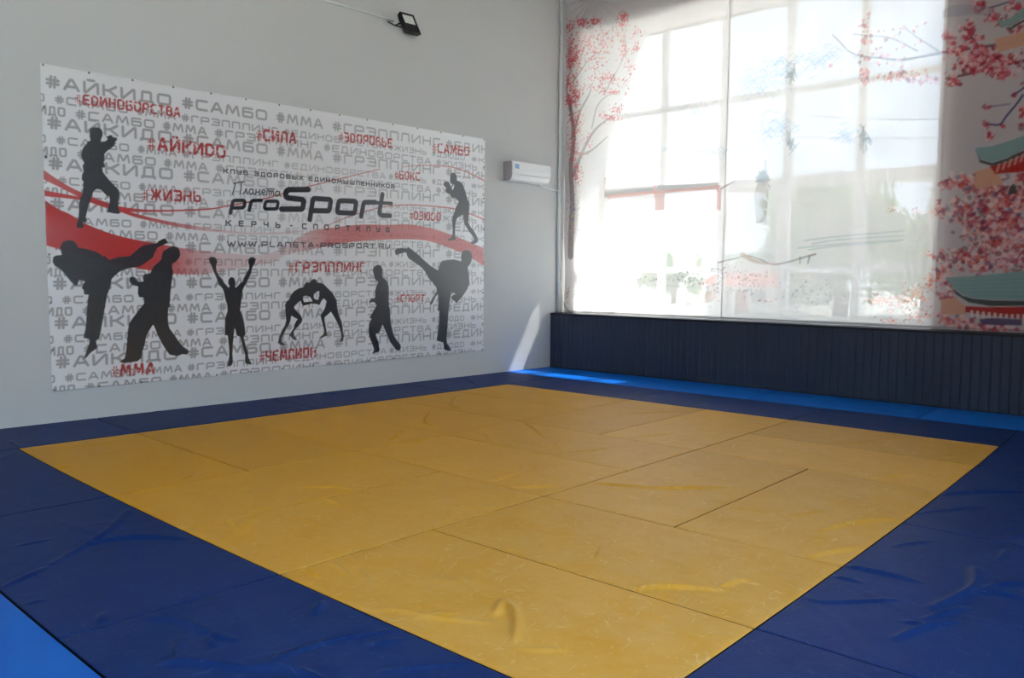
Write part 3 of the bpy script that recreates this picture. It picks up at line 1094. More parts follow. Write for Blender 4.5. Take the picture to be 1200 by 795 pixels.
# figures
INK = (22, 27, 38)
FIG = [
    (6.114, 80, 140, [(155, 70), (158, 52), (180, 42), (215, 42), (238, 55), (250, 78), (248, 105), (237, 130), (235, 150), (255, 148), (278, 138), (285, 125), (270, 105), (288, 108), (300, 98), (318, 102), (322, 115), (340, 116), (355, 124), (348, 140), (338, 150), (335, 172), (310, 195), (280, 215), (262, 235), (262, 270), (258, 300), (268, 322), (262, 334), (246, 335), (250, 365), (270, 392), (300, 430), (340, 472), (366, 500), (370, 520), (362, 580), (360, 620), (372, 660), (362, 671), (318, 665), (282, 655), (292, 610), (300, 570), (298, 540), (285, 543), (268, 528), (235, 495), (205, 490), (182, 505), (172, 540), (160, 575), (148, 600), (142, 625), (135, 660), (128, 690), (135, 715), (125, 732), (105, 728), (112, 765), (85, 772), (60, 765), (64, 735), (74, 700), (78, 650), (80, 590), (88, 550), (102, 530), (108, 480), (112, 436), (98, 420), (100, 385), (112, 360), (108, 345), (104, 320), (116, 300), (98, 270), (95, 240), (102, 205), (115, 178), (135, 165), (140, 145), (162, 138), (155, 110)], ()),
    (5.127, 55, 270, [(80, 95), (95, 65), (125, 52), (158, 55), (180, 75), (190, 100), (235, 105), (300, 125), (325, 142), (338, 155), (350, 148), (360, 162), (375, 175), (430, 158), (500, 152), (520, 135), (555, 105), (580, 88), (620, 80), (660, 75), (672, 62), (700, 48), (716, 45), (730, 75), (712, 80), (665, 102), (650, 130), (640, 160), (600, 190), (560, 215), (500, 225), (450, 240), (425, 255), (390, 290), (380, 345), (362, 390), (352, 450), (340, 520), (328, 590), (315, 655), (295, 660), (300, 690), (305, 705), (290, 718), (260, 738), (240, 765), (220, 773), (232, 745), (245, 710), (255, 680), (258, 655), (220, 645), (235, 580), (240, 500), (245, 430), (252, 385), (225, 382), (222, 355), (210, 345), (222, 318), (230, 305), (195, 292), (185, 325), (170, 330), (140, 298), (105, 252), (75, 222), (50, 210), (35, 185), (38, 155), (55, 145), (90, 142)], ()),
    (5.305, 135, 280, [(300, 75), (325, 60), (345, 48), (365, 42), (390, 50), (405, 75), (408, 100), (395, 125), (375, 145), (358, 150), (355, 170), (362, 215), (355, 260), (350, 300), (345, 350), (342, 400), (345, 425), (332, 430), (330, 480), (332, 530), (340, 560), (370, 600), (400, 645), (425, 675), (455, 695), (462, 710), (450, 725), (420, 722), (390, 735), (340, 725), (315, 690), (290, 650), (265, 600), (250, 560), (238, 535), (215, 570), (195, 605), (185, 660), (172, 700), (165, 745), (140, 765), (100, 770), (60, 775), (28, 768), (60, 745), (70, 690), (75, 640), (78, 580), (88, 525), (120, 480), (150, 440), (180, 405), (182, 385), (178, 365), (150, 362), (142, 340), (145, 295), (120, 290), (100, 280), (88, 260), (90, 240), (105, 232), (125, 238), (138, 258), (150, 268), (178, 262), (172, 240), (178, 222), (195, 215), (218, 215), (225, 200), (245, 165), (270, 145), (290, 125), (292, 100)], ()),
    (5.678, 240, 295, [(30, 45), (45, 35), (70, 38), (85, 52), (86, 72), (78, 95), (82, 130), (100, 165), (122, 190), (130, 210), (150, 228), (162, 242), (172, 235), (158, 215), (160, 190), (170, 175), (185, 172), (200, 180), (208, 205), (205, 225), (207, 243), (220, 235), (238, 215), (255, 205), (262, 180), (280, 145), (298, 115), (300, 95), (292, 75), (292, 55), (308, 38), (330, 40), (345, 52), (332, 85), (318, 110), (312, 145), (298, 175), (280, 210), (262, 245), (255, 260), (252, 300), (245, 340), (240, 375), (238, 400), (248, 420), (262, 460), (270, 510), (275, 560), (265, 568), (262, 580), (275, 630), (290, 680), (292, 710), (305, 740), (318, 755), (308, 762), (275, 755), (270, 740), (272, 700), (258, 650), (248, 610), (240, 575), (215, 565), (208, 530), (205, 515), (198, 540), (195, 570), (190, 620), (185, 680), (190, 720), (188, 755), (175, 772), (152, 770), (158, 745), (165, 705), (165, 660), (160, 610), (155, 565), (135, 562), (136, 510), (138, 450), (148, 420), (155, 400), (152, 360), (138, 315), (130, 275), (122, 250), (100, 225), (82, 180), (65, 140), (48, 95), (35, 70)], ()),
    (8.367, 320, 320, [(310, 130), (320, 108), (340, 100), (358, 108), (375, 85), (395, 70), (415, 68), (432, 80), (437, 108), (460, 108), (500, 118), (530, 150), (575, 195), (600, 230), (628, 280), (632, 340), (640, 390), (650, 430), (675, 490), (685, 540), (690, 600), (698, 640), (690, 685), (675, 695), (662, 685), (672, 650), (668, 600), (655, 555), (630, 495), (600, 440), (572, 395), (545, 420), (510, 450), (510, 490), (525, 560), (530, 600), (538, 632), (510, 640), (475, 660), (455, 655), (480, 635), (500, 615), (505, 580), (492, 520), (478, 470), (470, 435), (490, 400), (515, 350), (530, 300), (525, 285), (500, 262), (480, 285), (460, 328), (430, 318), (385, 312), (300, 335), (285, 310), (275, 285), (250, 300), (215, 335), (210, 350), (240, 390), (275, 425), (295, 465), (285, 500), (250, 540), (215, 580), (208, 600), (218, 635), (243, 668), (228, 678), (200, 660), (165, 625), (185, 590), (210, 555), (225, 500), (240, 475), (250, 468), (200, 440), (182, 430), (178, 480), (160, 525), (135, 565), (110, 615), (92, 650), (92, 690), (122, 715), (110, 728), (75, 715), (52, 700), (62, 665), (75, 620), (95, 570), (120, 530), (135, 480), (128, 420), (125, 360), (120, 325), (135, 295), (165, 265), (180, 225), (215, 185), (260, 158), (300, 150)],
     ([(300, 240), (335, 235), (370, 248), (390, 285), (395, 292), (310, 298), (300, 270)], [(405, 215), (435, 195), (458, 188), (460, 235), (445, 278), (425, 270), (408, 262), (403, 235)])),
    (6.618, 425, 305, [(80, 90), (88, 65), (105, 50), (130, 45), (150, 60), (158, 90), (155, 125), (160, 148), (180, 160), (195, 180), (205, 215), (208, 270), (205, 330), (212, 350), (205, 360), (215, 390), (218, 440), (220, 490), (232, 550), (245, 600), (270, 640), (295, 670), (300, 688), (292, 720), (262, 715), (240, 685), (215, 650), (195, 600), (175, 555), (158, 515), (145, 550), (130, 582), (105, 590), (110, 620), (128, 650), (130, 690), (138, 715), (125, 732), (100, 738), (75, 745), (92, 715), (85, 690), (70, 650), (55, 610), (45, 570), (50, 530), (60, 490), (72, 470), (55, 460), (80, 420), (105, 375), (110, 365), (95, 340), (75, 338), (60, 348), (55, 335), (65, 320), (68, 308), (90, 308), (100, 300), (98, 255), (108, 215), (120, 190), (122, 175), (108, 170), (95, 150), (90, 125)], ()),
    (5.682, 455, 280, [(45, 90), (60, 72), (90, 68), (128, 72), (138, 62), (160, 80), (200, 110), (240, 150), (285, 190), (335, 222), (345, 180), (360, 158), (400, 150), (440, 148), (470, 155), (490, 162), (488, 130), (492, 100), (510, 85), (535, 85), (555, 98), (563, 130), (555, 165), (545, 185), (532, 200), (540, 250), (545, 310), (530, 350), (500, 395), (470, 430), (458, 445), (445, 428), (428, 418), (425, 395), (440, 388), (455, 385), (440, 372), (422, 375), (415, 420), (408, 470), (402, 540), (398, 610), (392, 680), (395, 715), (415, 745), (428, 762), (400, 765), (375, 755), (372, 710), (325, 695), (338, 610), (342, 540), (342, 495), (330, 490), (335, 465), (338, 440), (335, 380), (320, 395), (300, 440), (288, 455), (280, 445), (300, 405), (325, 365), (325, 340), (300, 305), (270, 270), (250, 230), (220, 195), (170, 160), (140, 140), (128, 118), (125, 100), (110, 98), (80, 108), (55, 118)], ()),
    (7.95, 510, 195, [(145, 90), (150, 72), (165, 62), (185, 65), (200, 82), (205, 110), (205, 135), (235, 148), (260, 170), (270, 200), (285, 245), (300, 305), (318, 345), (322, 400), (318, 460), (312, 530), (330, 570), (360, 610), (385, 650), (402, 690), (400, 720), (380, 735), (350, 738), (330, 725), (360, 705), (368, 690), (340, 645), (300, 590), (275, 545), (268, 500), (262, 460), (240, 472), (215, 485), (200, 505), (192, 550), (188, 600), (190, 655), (195, 690), (180, 700), (122, 705), (125, 690), (150, 678), (165, 650), (168, 600), (162, 540), (165, 480), (185, 430), (200, 380), (220, 350), (222, 330), (195, 305), (178, 298), (172, 310), (150, 285), (140, 265), (115, 255), (100, 232), (108, 208), (92, 190), (82, 170), (90, 150), (110, 142), (128, 150), (138, 165), (145, 185), (155, 195), (165, 175), (148, 160), (142, 130)], ([(158, 205), (172, 178), (182, 172), (178, 205), (165, 230)],)),
]
for sc, ox, oy, pts, holes in FIG:
    cv.poly(cp(sc, ox, oy, pts), INK, .985, [cp(sc, ox, oy, h) for h in holes])

# red words, worn like a rubber stamp
er = RNG.random((cv.nv // 3 + 2, cv.nu // 3 + 2))
er = np.kron(er, np.ones((3, 3)))[:cv.nv, :cv.nu]
er = (er + np.roll(er, 1, 0) + np.roll(er, 1, 1) + np.roll(er, 2, 0)) / 4
cv.erode = np.clip((er - 0.16) / 0.14, 0.25, 1)
for wd, a, b, cap in (('#ЕДИНОБОРСТВА', (89, 119.2), (211.5, 136), 12.6), ('#АЙКИDО', (173.8, 173.6), (264.5, 184.6), 16), ('#ЖИЗНЬ', (167.8, 233.4), (236, 236.4), 13.6),
                      ('#СИЛА', (301, 163.5), (347.3, 168), 14), ('#ЗDОРОВЬЕ', (397.5, 164.8), (459.8, 173.3), 11.6), ('#САМБО', (507.4, 178.6), (550, 183.6), 11.8),
                      ('#БОКС', (463, 210), (492.5, 212.6), 10.4), ('#DЗЮDО', (480.4, 258.4), (517, 260.8), 10.6), ('#ГРЭППЛИНГ', (338.5, 320.4), (428, 320.4), 12.8),
                      ('#СПОРТ', (465, 356.5), (498, 356.5), 9.4), ('#ЧЕМПИОН', (304.7, 426.8), (370.7, 421.3), 13.2), ('#ММА', (131, 442.6), (181.5, 439.4), 14.6)):
    A, Bp = ph(a)[0], ph(b)[0]
    c = cap * px_len(((a[0] + b[0]) / 2, (a[1] + b[1]) / 2))
    if wd[1] == 'Е':
        wd = '#ЕDИНОБОРСТВА'
    text(cv, wd[0], A, A + (Bp - A) * 0.12, c * .86, c * .085, (178, 14, 20), 1, advance=c * .62)
    st = c * .2
    body = wd[1:]
    f0 = 0.85 * (1 + 0.3) / (sum(GLYPH[ch][0] for ch in wd) + .3 * len(wd))
    text(cv, body, A + (Bp - A) * f0, Bp, c, st, (178, 14, 20), 1, track=.3, slant=.04)
cv.erode = None

# logo block
A6 = (5.217, 250, 180)
INK2 = (24, 30, 44)


def pl_text(wd, a, b, cap_px, stf, track=.34, space=.75, col=INK2):
    A, Bp = ph(a)[0], ph(b)[0]
    c = cap_px * px_len(((a[0] + b[0]) / 2, (a[1] + b[1]) / 2))
    text(cv, wd, A, Bp, c, c * stf, col, 1, track=track, space=space)


pl_text('КЛУБ ЗДОРОВЫХ ЕДИНОМЫШЛЕННИКОВ', (262.5, 202.2), (462.8, 221.4), 5.6, .24, .42, 1.0)
pl_text('КЕРЧЬ - СПОРТКЛУБ', (265.3, 264.6), (457, 273.6), 6.8, .23, 1.55, .6)
pl_text('WWW.PLANETA-PROSPORT.RU', (267, 289.2), (457.5, 292.8), 6.4, .22, .36)
RIM = (196, 60, 56)
for pts, wd in (
    ([(108, 362), (124, 284), (198, 284), (190, 330), (120, 330)], 22), ([(222, 345), (236, 285), (296, 285)], 22),
    ([(350, 290), (322, 290), (313, 338), (392, 338), (400, 290), (350, 290)], 22),
    ([(582, 219), (462, 219), (446, 232), (444, 262), (456, 270), (556, 282), (548, 340), (420, 340)], 36),
    ([(592, 404), (612, 274), (722, 282), (712, 352), (606, 350)], 34), ([(815, 290), (770, 290), (758, 362), (866, 368), (876, 294), (815, 290)], 34),
    ([(906, 386), (922, 300), (992, 300)], 34), ([(1036, 252), (1016, 368), (1030, 382), (1082, 384)], 34), ([(1000, 303), (1092, 308)], 24)):
    q = cp(*A6, pts)
    rr_ = px_len((330, 245)) / 5.217
    ex = np.array(round_poly(q, 0.03))
    cv.stroke(ex, wd * rr_, INK2, 1)
# handwritten word above the logo
for pts in ([(128, 180), (160, 172), (190, 168)], [(138, 178), (130, 212), (120, 248)], [(176, 172), (172, 210), (166, 246)],
            [(184, 244), (196, 232), (204, 212), (208, 240), (216, 246)], [(244, 218), (230, 214), (222, 234), (232, 246), (244, 236), (246, 216), (246, 242), (256, 246)],
            [(264, 216), (262, 250)], [(262, 234), (284, 232)], [(286, 216), (284, 248), (292, 248)], [(300, 236), (318, 232), (314, 218), (300, 226), (302, 246), (320, 248)],
            [(328, 252), (332, 226), (340, 224), (344, 252)], [(344, 232), (354, 224), (358, 252)], [(358, 234), (368, 226), (372, 254)], [(326, 212), (376, 216)],
            [(404, 232), (390, 228), (382, 246), (392, 260), (404, 248), (408, 232), (406, 254), (418, 260)]):
    cv.stroke(smooth_line(cp(*A6, pts), 4), 0.0145, INK2, 1)

# the sheet: pulled at its eyelets, so it ripples gently along the rim
uu, vv_ = np.meshgrid((cv.u - BS0) / (BS1 - BS0), (cv.v - BZ0) / (BZ1 - BZ0))
# corners follow the measured quad
Sx = (1 - vv_) * ((1 - uu) * B_BL[0] + uu * B_BR[0]) + vv_ * ((1 - uu) * B_TL[0] + uu * B_TR[0])
Zx = (1 - vv_) * ((1 - uu) * B_BL[1] + uu * B_BR[1]) + vv_ * ((1 - uu) * B_TL[1] + uu * B_TR[1])
d_edge = np.minimum(np.minimum(uu, 1 - uu) * 6.0, np.minimum(vv_, 1 - vv_) * 3.1)
sm_, zm_ = uu * 6.0, vv_ * 3.1
rip = 0.004 * np.exp(-np.minimum(vv_, 1 - vv_) * 3.1 / 0.12) * np.cos(2 * math.pi * sm_ / 0.43) + 0.005 * np.exp(-np.minimum(uu, 1 - uu) * 6 / 0.14) * np.cos(2 * math.pi * zm_ / 0.44)
rip += 0.0025 * np.sin(sm_ * 1.9 + zm_ * .7) + 0.0016 * np.sin(sm_ * 4.1 - zm_ * 1.3)
OFFB = 0.010 + rip
PB = WO + Sx[..., None] * WT + OFFB[..., None] * WN + np.stack([0 * Zx, 0 * Zx, Zx], -1)


def print_mat(name, rough, spec, sheen=0.0):
    m_, t = new_mat(name)
    o = nd(t, 'ShaderNodeOutputMaterial')
    b = nd(t, 'ShaderNodeBsdfPrincipled')
    a = nd(t, 'ShaderNodeVertexColor', layer_name='print')
    t.links.new(a.outputs['Color'], b.inputs['Base Color'])
    b.inputs['Roughness'].default_value = rough
    b.inputs['Specular IOR Level'].default_value = spec
    b.inputs['IOR'].default_value = 1.8
    c = nd(t, 'ShaderNodeTexCoord')
    n = nd(t, 'ShaderNodeTexNoise', Scale=120.0, Detail=3.0)
    bp = nd(t, 'ShaderNodeBump')
    bp.inputs['Strength'].default_value = 0.08
    bp.inputs['Distance'].default_value = 0.004
    t.links.new(c.outputs['Object'], n.inputs['Vector'])
    t.links.new(n.outputs['Fac'], bp.inputs['Height'])
    t.links.new(bp.outputs[0], b.inputs['Normal'])
    t.links.new(b.outputs[0], o.inputs[0])
    return m_


M_banner = print_mat('banner_vinyl', 0.3, 0.8)
banner = grid_mesh('wall_banner', PB, M_banner, cv.c, back=tuple(-WN * 0.004))
bc = PB[0, PB.shape[1] // 2]
banner.data.transform(Matrix.Translation(-Vector(bc)))
banner.location = bc
tag(banner, 'large white sports club banner with black fighter silhouettes and red hashtags on the grey wall', 'banner')
# eyelets along the rim
ey_m = MB()
NR = 10
for k in range(NR):
    pass
ring_pts = [Vector((0, math.cos(2 * math.pi * k / NR) * .009, math.sin(2 * math.pi * k / NR) * .009)) for k in range(NR + 1)]
ey_m.tube(ring_pts, .003, 6, caps=False)
ey_m.tube([(0.0, 0, 0), (.006, 0, 0), (.009, 0, 0)], [.005, .005, .002], 8)
first = None
rim_uv = [(u_, .995) for u_ in np.linspace(.004, .996, 15)] + [(u_, .005) for u_ in np.linspace(.004, .996, 15)] + [(.003, v_) for v_ in np.linspace(.13, .87, 6)] + [(.997, v_) for v_ in np.linspace(.13, .87, 6)]
for u_, v_ in rim_uv:
    p = PB[min(int(v_ * cv.nv), cv.nv - 1), min(int(u_ * cv.nu), cv.nu - 1)]
    if first is None:
        first = ey_m.build('eyelet', M_steel, banner)
        e_ = first
    else:
        e_ = first.copy()
        COL.objects.link(e_)
        e_.parent = banner
    e_.location = Vector(p) - Vector(bc) + Vector(WN * 0.003)

# ------------------------------------------------------------------ air conditioner
ac_a = on_wall([(589.5, 212)])[0]
AS0 = float((ac_a - WO) @ WT)
AZ0 = float(ac_a[2])


def wall_pt(s, off, z):
    p = WO + WT * s + WN * off
    return Vector((p[0], p[1], z))


AC_L, AC_H, AC_D = 0.86, 0.285, 0.205
ac = empty('air_conditioner', wall_pt(AS0 + AC_L / 2, 0.0, AZ0))
tag(ac, 'white wall-mounted air conditioner with a small blue sticker, between banner and window', 'air conditioner')
prof_body = [(0.003, 0), (.12, 0), (.165, .03), (.185, .09), (.187, .2), (.18, AC_H - .02), (.165, AC_H), (0.003, AC_H)]


def ac_part(name, prof, s0, s1, mat, bevel=0.0, label=None):
    q = MB()
    q.prism([wall_pt(AS0 + s0, o_, AZ0 + z_) for o_, z_ in prof], (0, 0, 0), tuple(WT * (s1 - s0)))
    o_ = q.build(name, mat, ac, bevel=bevel)
    o_.matrix_parent_inverse = Matrix.Translation(-Vector(ac.location))
    if label:
        o_['label'] = label
    return o_


ac_part('body', prof_body, .012, AC_L - .012, M_white)
ac_part('end_cap', [(o_, z_) for o_, z_ in prof_body], 0, .012, M_grey, label='grey end cap')
ac_part('end_cap', [(o_, z_) for o_, z_ in prof_body], AC_L - .012, AC_L, M_white)
ac_part('front_panel', [(.1885, .095), (.2, .1), (.204, .16), (.2, .25), (.188, AC_H + .002), (.178, AC_H + .002), (.188, .2)], 0, AC_L, M_white)
ac_part('air_louver', [(.125, .004), (.165, .022), (.192, .085), (.189, .09), (.172, .04), (.122, .008)], .04, AC_L - .04, M_white)
ac_part('sticker', [(.2025, .175), (.2052, .175), (.2028, .245), (.2, .245)], .05, .14, M_sticker, label='pale blue sticker')

# pipes in the corner
pt_ = on_wall([(654.5, 300)], 0.03)[0]
PS = float((pt_ - WO) @ WT)
pipe = empty('vertical_pipe', wall_pt(PS, .03, Z_L))
tag(pipe, 'white vertical pipe running up the wall corner beside the curtain', 'pipe')


def child(mbuf, name, mat, parent, smooth=True, bevel=0.0):
    o_ = mbuf.build(name, mat, parent, bevel=bevel, smooth=smooth)
    o_.matrix_parent_inverse = Matrix.Translation(-Vector(parent.location))
    return o_


child(MB().tube([wall_pt(PS, .032, z) for z in (Z_L + .001, 2.5, 4.2, Z_C - .001)], .027, 14), 'pipe', M_pvc, pipe)
for z in (1.4, 3.9, 5.2):
    child(MB().tube([wall_pt(PS, .032, z - .012), wall_pt(PS, .032, z + .012)], .032, 14), 'clamp', M_pvc, pipe)
dr = empty('condensate_pipe', wall_pt(AS0 + AC_L - .1, .05, AZ0 - .02))
tag(dr, 'thin white drain pipe from the air conditioner to the corner pipe', 'pipe')
zt = AZ0 - .03
q0, q1 = AS0 + AC_L - .12, PS - .03
child(MB().tube([wall_pt(q0, .06, AZ0 - .004), wall_pt(q0 + .03, .06, zt + .005), wall_pt(q0 + .1, .06, zt - .01), wall_pt(q1 + .0, .055, zt - .03)], .011, 10), 'pipe', M_pvc, dr)
child(MB().tube([wall_pt(q1 - .01, .056, zt - .03), wall_pt(q1 - .002, .062, zt - .03)], .017, 12), 'fitting', M_white, dr)

# ------------------------------------------------------------------ floodlight and its cable
fo, fo2 = .13, .21
fa = on_wall([(468, 14), (484, 18.4)], fo)
fb = on_wall([(495, 39), (477, 36.8)], fo2)
A_, B_ = Vector(fa[0]), Vector(fa[1])
D_ = Vector(fb[1])
C_ = D_ + (B_ - A_)
ex = (B_ - A_).normalized()
ez = (A_ - D_).normalized()
en = ex.cross(ez).normalized()
if en.dot(Vector(WN)) < 0:
    en = -en
fw, fh = (B_ - A_).length, (A_ - D_).length
fc = (A_ + C_) / 2
foot = wall_pt(float((np.array(fc) - WO) @ WT), 0, fc.z)
fl = empty('floodlight', foot)
tag(fl, 'small black floodlight tilted out from the grey wall above the banner', 'floodlight')


def fbox(cx, cz, cn, w_, h_, d_):
    c = fc + ex * cx + ez * cz + en * cn
    a, b, e_ = ex * (w_ / 2), ez * (h_ / 2), en * (d_ / 2)
    return [c - a - b - e_, c + a - b - e_, c + a + b - e_, c - a + b - e_, c - a - b + e_, c + a - b + e_, c + a + b + e_, c - a + b + e_]


rim = .018
q = MB()
q.hexa(fbox(0, 0, -.035, fw * .96, fh * .96, .04))
for k in range(6):
    q.hexa(fbox(-fw * .4 + k * fw * .16, 0, -.066, .006, fh * .8, .022))
child(q, 'housing', M_black, fl, False)
q = MB()
q.hexa(fbox(0, fh / 2 - rim / 2, 0, fw, rim, .03))
q.hexa(fbox(0, -fh / 2 + rim / 2, 0, fw, rim, .03))
q.hexa(fbox(-fw / 2 + rim / 2, 0, 0, rim, fh - 2 * rim, .03))
q.hexa(fbox(fw / 2 - rim / 2, 0, 0, rim, fh - 2 * rim, .03))
child(q, 'front_frame', M_black, fl, False)
q = MB().hexa(fbox(0, fh * .22, -.004, fw - 2 * rim, fh * .5 - rim, .006))  # upper half of the lamp face in a pale material
o_ = child(q, 'upper_face', M_upper_face, fl, False)
o_['label'] = 'pale upper half of the lamp face'
q = MB().hexa(fbox(0, -fh * .25, -.004, fw - 2 * rim, fh * .48 - rim, .006))
o_ = child(q, 'lamp_glass', M_black, fl, False)
q = MB()
sl = fc - ex * (fw / 2 + .008)
wl = wall_pt(float((np.array(sl) - WO) @ WT), .004, fc.z - .02)
q.tube([sl + en * -.03, sl + en * -.05, (sl + wl) / 2, wl], .009, 6)
sr = fc + ex * (fw / 2 + .008)
wr_ = wall_pt(float((np.array(sr) - WO) @ WT), .004, fc.z - .02)
q.tube([sr + en * -.03, sr + en * -.05, (sr + wr_) / 2, wr_], .009, 6)
q.tube([wl + Vector(WN) * .006, wr_ + Vector(WN) * .006], .01, 6)
q.tube([wl + Vector(WN) * .006, wl - Vector(WT) * .12 + Vector(WN) * .012 + Vector((0, 0, .02))], .009, 6)
child(q, 'bracket', M_black, fl, False)
cpts = wall_sz([(461, 24.5), (440, 18), (410, 9), (378, 0), (340, -12), (300, -25)], .012)
cab = MB().tube([wall_pt(float(s_), .0165, float(z_)) for s_, z_ in cpts], .015, 8).build('cable_conduit', M_pvc, smooth=True)
tag(cab, 'thin grey cable conduit running along the wall up to the floodlight', 'cable')

# ------------------------------------------------------------------ printed sheer curtains
CY = 8.36
CX0, CX1 = wall_x(8.36) + .012, 8.2
CXS1 = float(on_plane([(850.5, 190)], (0, 1, 0), CY)[0][0])
CXS2 = float(on_plane([(1103, 190)], (0, 1, 0), CY)[0][0])
CZ0, CZ1 = 0.8875, 5.86
cvc = Canvas(CX0, CX1, CZ0, CZ1, 0.012, (236, 231, 230))


def cpx(*pts):
    p = on_plane(list(pts), (0, 1, 0), CY)
    return p[:, [0, 2]]


def cz(sc, ox, oy, pts):
    return cpx(*[(ox + x / sc, oy + y / sc) for x, y in pts])


PXM = 0.0112     # about one photo pixel on the curtain, in metres
rnd = random.Random(11)
# misty variation of the print
gn = RNG.random((12, 18))
gu = np.interp(cvc.u, [CX0, CX1], [0, 16.99])
gv_ = np.interp(cvc.v, [CZ0, CZ1], [0, 10.99])
iu, iv = gu.astype(int), gv_.astype(int)
fu, fv = gu - iu, gv_ - iv
fu, fv = fu * fu * (3 - 2 * fu), fv * fv * (3 - 2 * fv)
mist = (gn[iv][:, iu] * (1 - fu) + gn[iv][:, iu + 1] * fu) * (1 - fv)[:, None] + (gn[iv + 1][:, iu] * (1 - fu) + gn[iv + 1][:, iu + 1] * fu) * fv[:, None]
cvc.c *= (0.88 + 0.2 * mist)[..., None] * np.array([1.0, .985, .99])
# the right panel is printed on a pinkish grey mist
tr_ = np.clip((cvc.u - 4.45) / .4, 0, 1)[None, :, None]
cvc.c = cvc.c * (1 - tr_ * .8) + lin((188, 172, 174)) * tr_ * .8
# upper band of the print is tinted lavender
tz = np.clip((cvc.v - 4.6) / 1.2, 0, 1)[:, None, None]
cvc.c = cvc.c * (1 - tz * .35) + lin((176, 160, 172)) * tz * .35


def blossoms(cx, cy, rx, ry, n, cols, r0=.8, r1=2.2, alpha=.9):
    for _ in range(n):
        a, b = rnd.gauss(0, .48), rnd.gauss(0, .48)
        p = cpx((cx + a * rx, cy + b * ry))[0]
        c_ = rnd.choice(cols)
        cvc.dot(p, rnd.uniform(r0, r1) * PXM * .6, c_, alpha * rnd.uniform(.7, 1), rnd.uniform(.55, 1), rnd.uniform(0, 3))


def branch(pts, w0, w1, col, a=.9):
    q_ = smooth_line(cpx(*pts), 5)
    cvc.stroke(q_, np.linspace(w0, w1, len(q_)) * PXM, col, a)


# tree on the left
BRK = (128, 112, 112)
branch([(668, 300), (670, 250), (669, 200), (672, 160), (668, 120)], 11, 5, BRK, .85)
branch([(672, 205), (684, 175), (698, 152), (718, 135)], 7, 2, BRK, .75)
branch([(680, 182), (694, 176), (712, 160)], 5, 1.5, BRK, .7)
branch([(671, 160), (680, 130), (690, 112), (694, 98)], 5, 1.5, BRK, .7)
branch([(668, 130), (664, 100), (672, 70)], 4, 1.5, BRK, .7)
branch([(694, 150), (700, 125), (712, 112), (726, 110)], 3, 1, BRK, .6)
branch([(672, 95), (690, 70), (705, 60)], 2.5, 1, BRK, .6)
branch([(708, 110), (722, 85), (733, 60), (731, 35)], 2, .8, BRK, .6)
REDS = [(200, 14, 38), (214, 30, 52), (186, 10, 34), (226, 84, 96)]
for cx, cy, rx, ry, n in ((671, 60, 12, 30, 190), (670, 70, 9, 10, 70), (668, 100, 10, 25, 130), (676, 112, 7, 12, 60), (668, 118, 8, 8, 70), (674, 142, 8, 16, 80), (672, 175, 9, 26, 90), (676, 205, 8, 16, 60),
                          (682, 26, 9, 5, 60), (697, 25, 8, 6, 46), (668, 30, 6, 6, 30), (731, 20, 5, 7, 46), (728, 28, 7, 6, 20), (690, 48, 12, 14, 56), (706, 52, 14, 20, 60), (694, 64, 8, 12, 40),
                          (731, 58, 6, 14, 46), (746, 56, 6, 6, 26), (738, 80, 10, 12, 26), (712, 92, 16, 7, 66), (706, 104, 10, 8, 30), (724, 128, 12, 7, 44), (716, 138, 12, 5, 60), (720, 108, 8, 3, 26),
                          (690, 100, 12, 12, 30), (688, 165, 10, 16, 26), (722, 40, 20, 16, 40), (745, 42, 10, 10, 18), (700, 78, 18, 16, 36), (735, 100, 10, 12, 18)):
    blossoms(cx, cy, rx, ry, int(n * 1.5), REDS, .8, 2.5)
for cx, cy, rx, ry, n, col in ((669, 232, 9, 14, 50, [(150, 130, 180), (120, 110, 178), (216, 176, 190)]), (672, 252, 9, 14, 60, [(96, 84, 160), (150, 120, 180), (232, 210, 150)]),
                               (668, 268, 8, 10, 40, [(200, 90, 110), (120, 100, 170), (230, 210, 170)]), (663, 346, 5, 10, 30, [(96, 100, 90), (150, 100, 96)]), (675, 344, 6, 6, 40, [(86, 92, 84), (120, 124, 110)])):
    blossoms(cx, cy, rx, ry, n, col, .8, 2.2)
branch([(658, 352), (663, 362), (670, 367)], 3, 2, (110, 110, 100), .8)
# hills and weeping boughs in the middle
BLUE = [(140, 176, 206), (118, 158, 196), (168, 192, 214)]
for cx, cy, rx, ry, n in ((905, 90, 40, 22, 130), (950, 72, 46, 16, 120), (880, 100, 22, 16, 70), (905, 150, 26, 18, 120), (985, 160, 16, 12, 40), (822, 180, 40, 8, 60), (815, 130, 20, 14, 30)):
    for _ in range(n):
        x_, y_ = cx + rnd.gauss(0, .45) * rx, cy + rnd.gauss(0, .45) * ry
        l_ = rnd.uniform(4, 12)
        q_ = cpx((x_, y_), (x_ + l_ * .5, y_ - l_ * .4), (x_ + l_, y_ - l_ * .3 + rnd.uniform(-4, 8)))
        cvc.stroke(smooth_line(q_, 3), rnd.uniform(.6, 1.4) * PXM, rnd.choice(BLUE), .36)
for x_, y_, s_ in ((928, 85, 5), (926, 165, 7), (1013, 160, 6), (895, 205, 6)):
    for _ in range(16):
        q_ = cpx((x_ + rnd.gauss(0, s_ * .6), y_ + rnd.gauss(0, s_)), (x_ + rnd.gauss(0, s_ * .6), y_ + rnd.gauss(0, s_) + 6))
        cvc.stroke(q_, 1.6 * PXM, (112, 128, 140), .6)
cvc.poly(cpx((884, 228), (888, 214), (891, 202), (896, 201), (900, 208), (900, 226), (898, 262), (886, 262)), (150, 140, 132), .75)
cvc.poly(cpx((885, 214), (890, 201), (898, 201), (903, 212)), (104, 116, 124), .8)
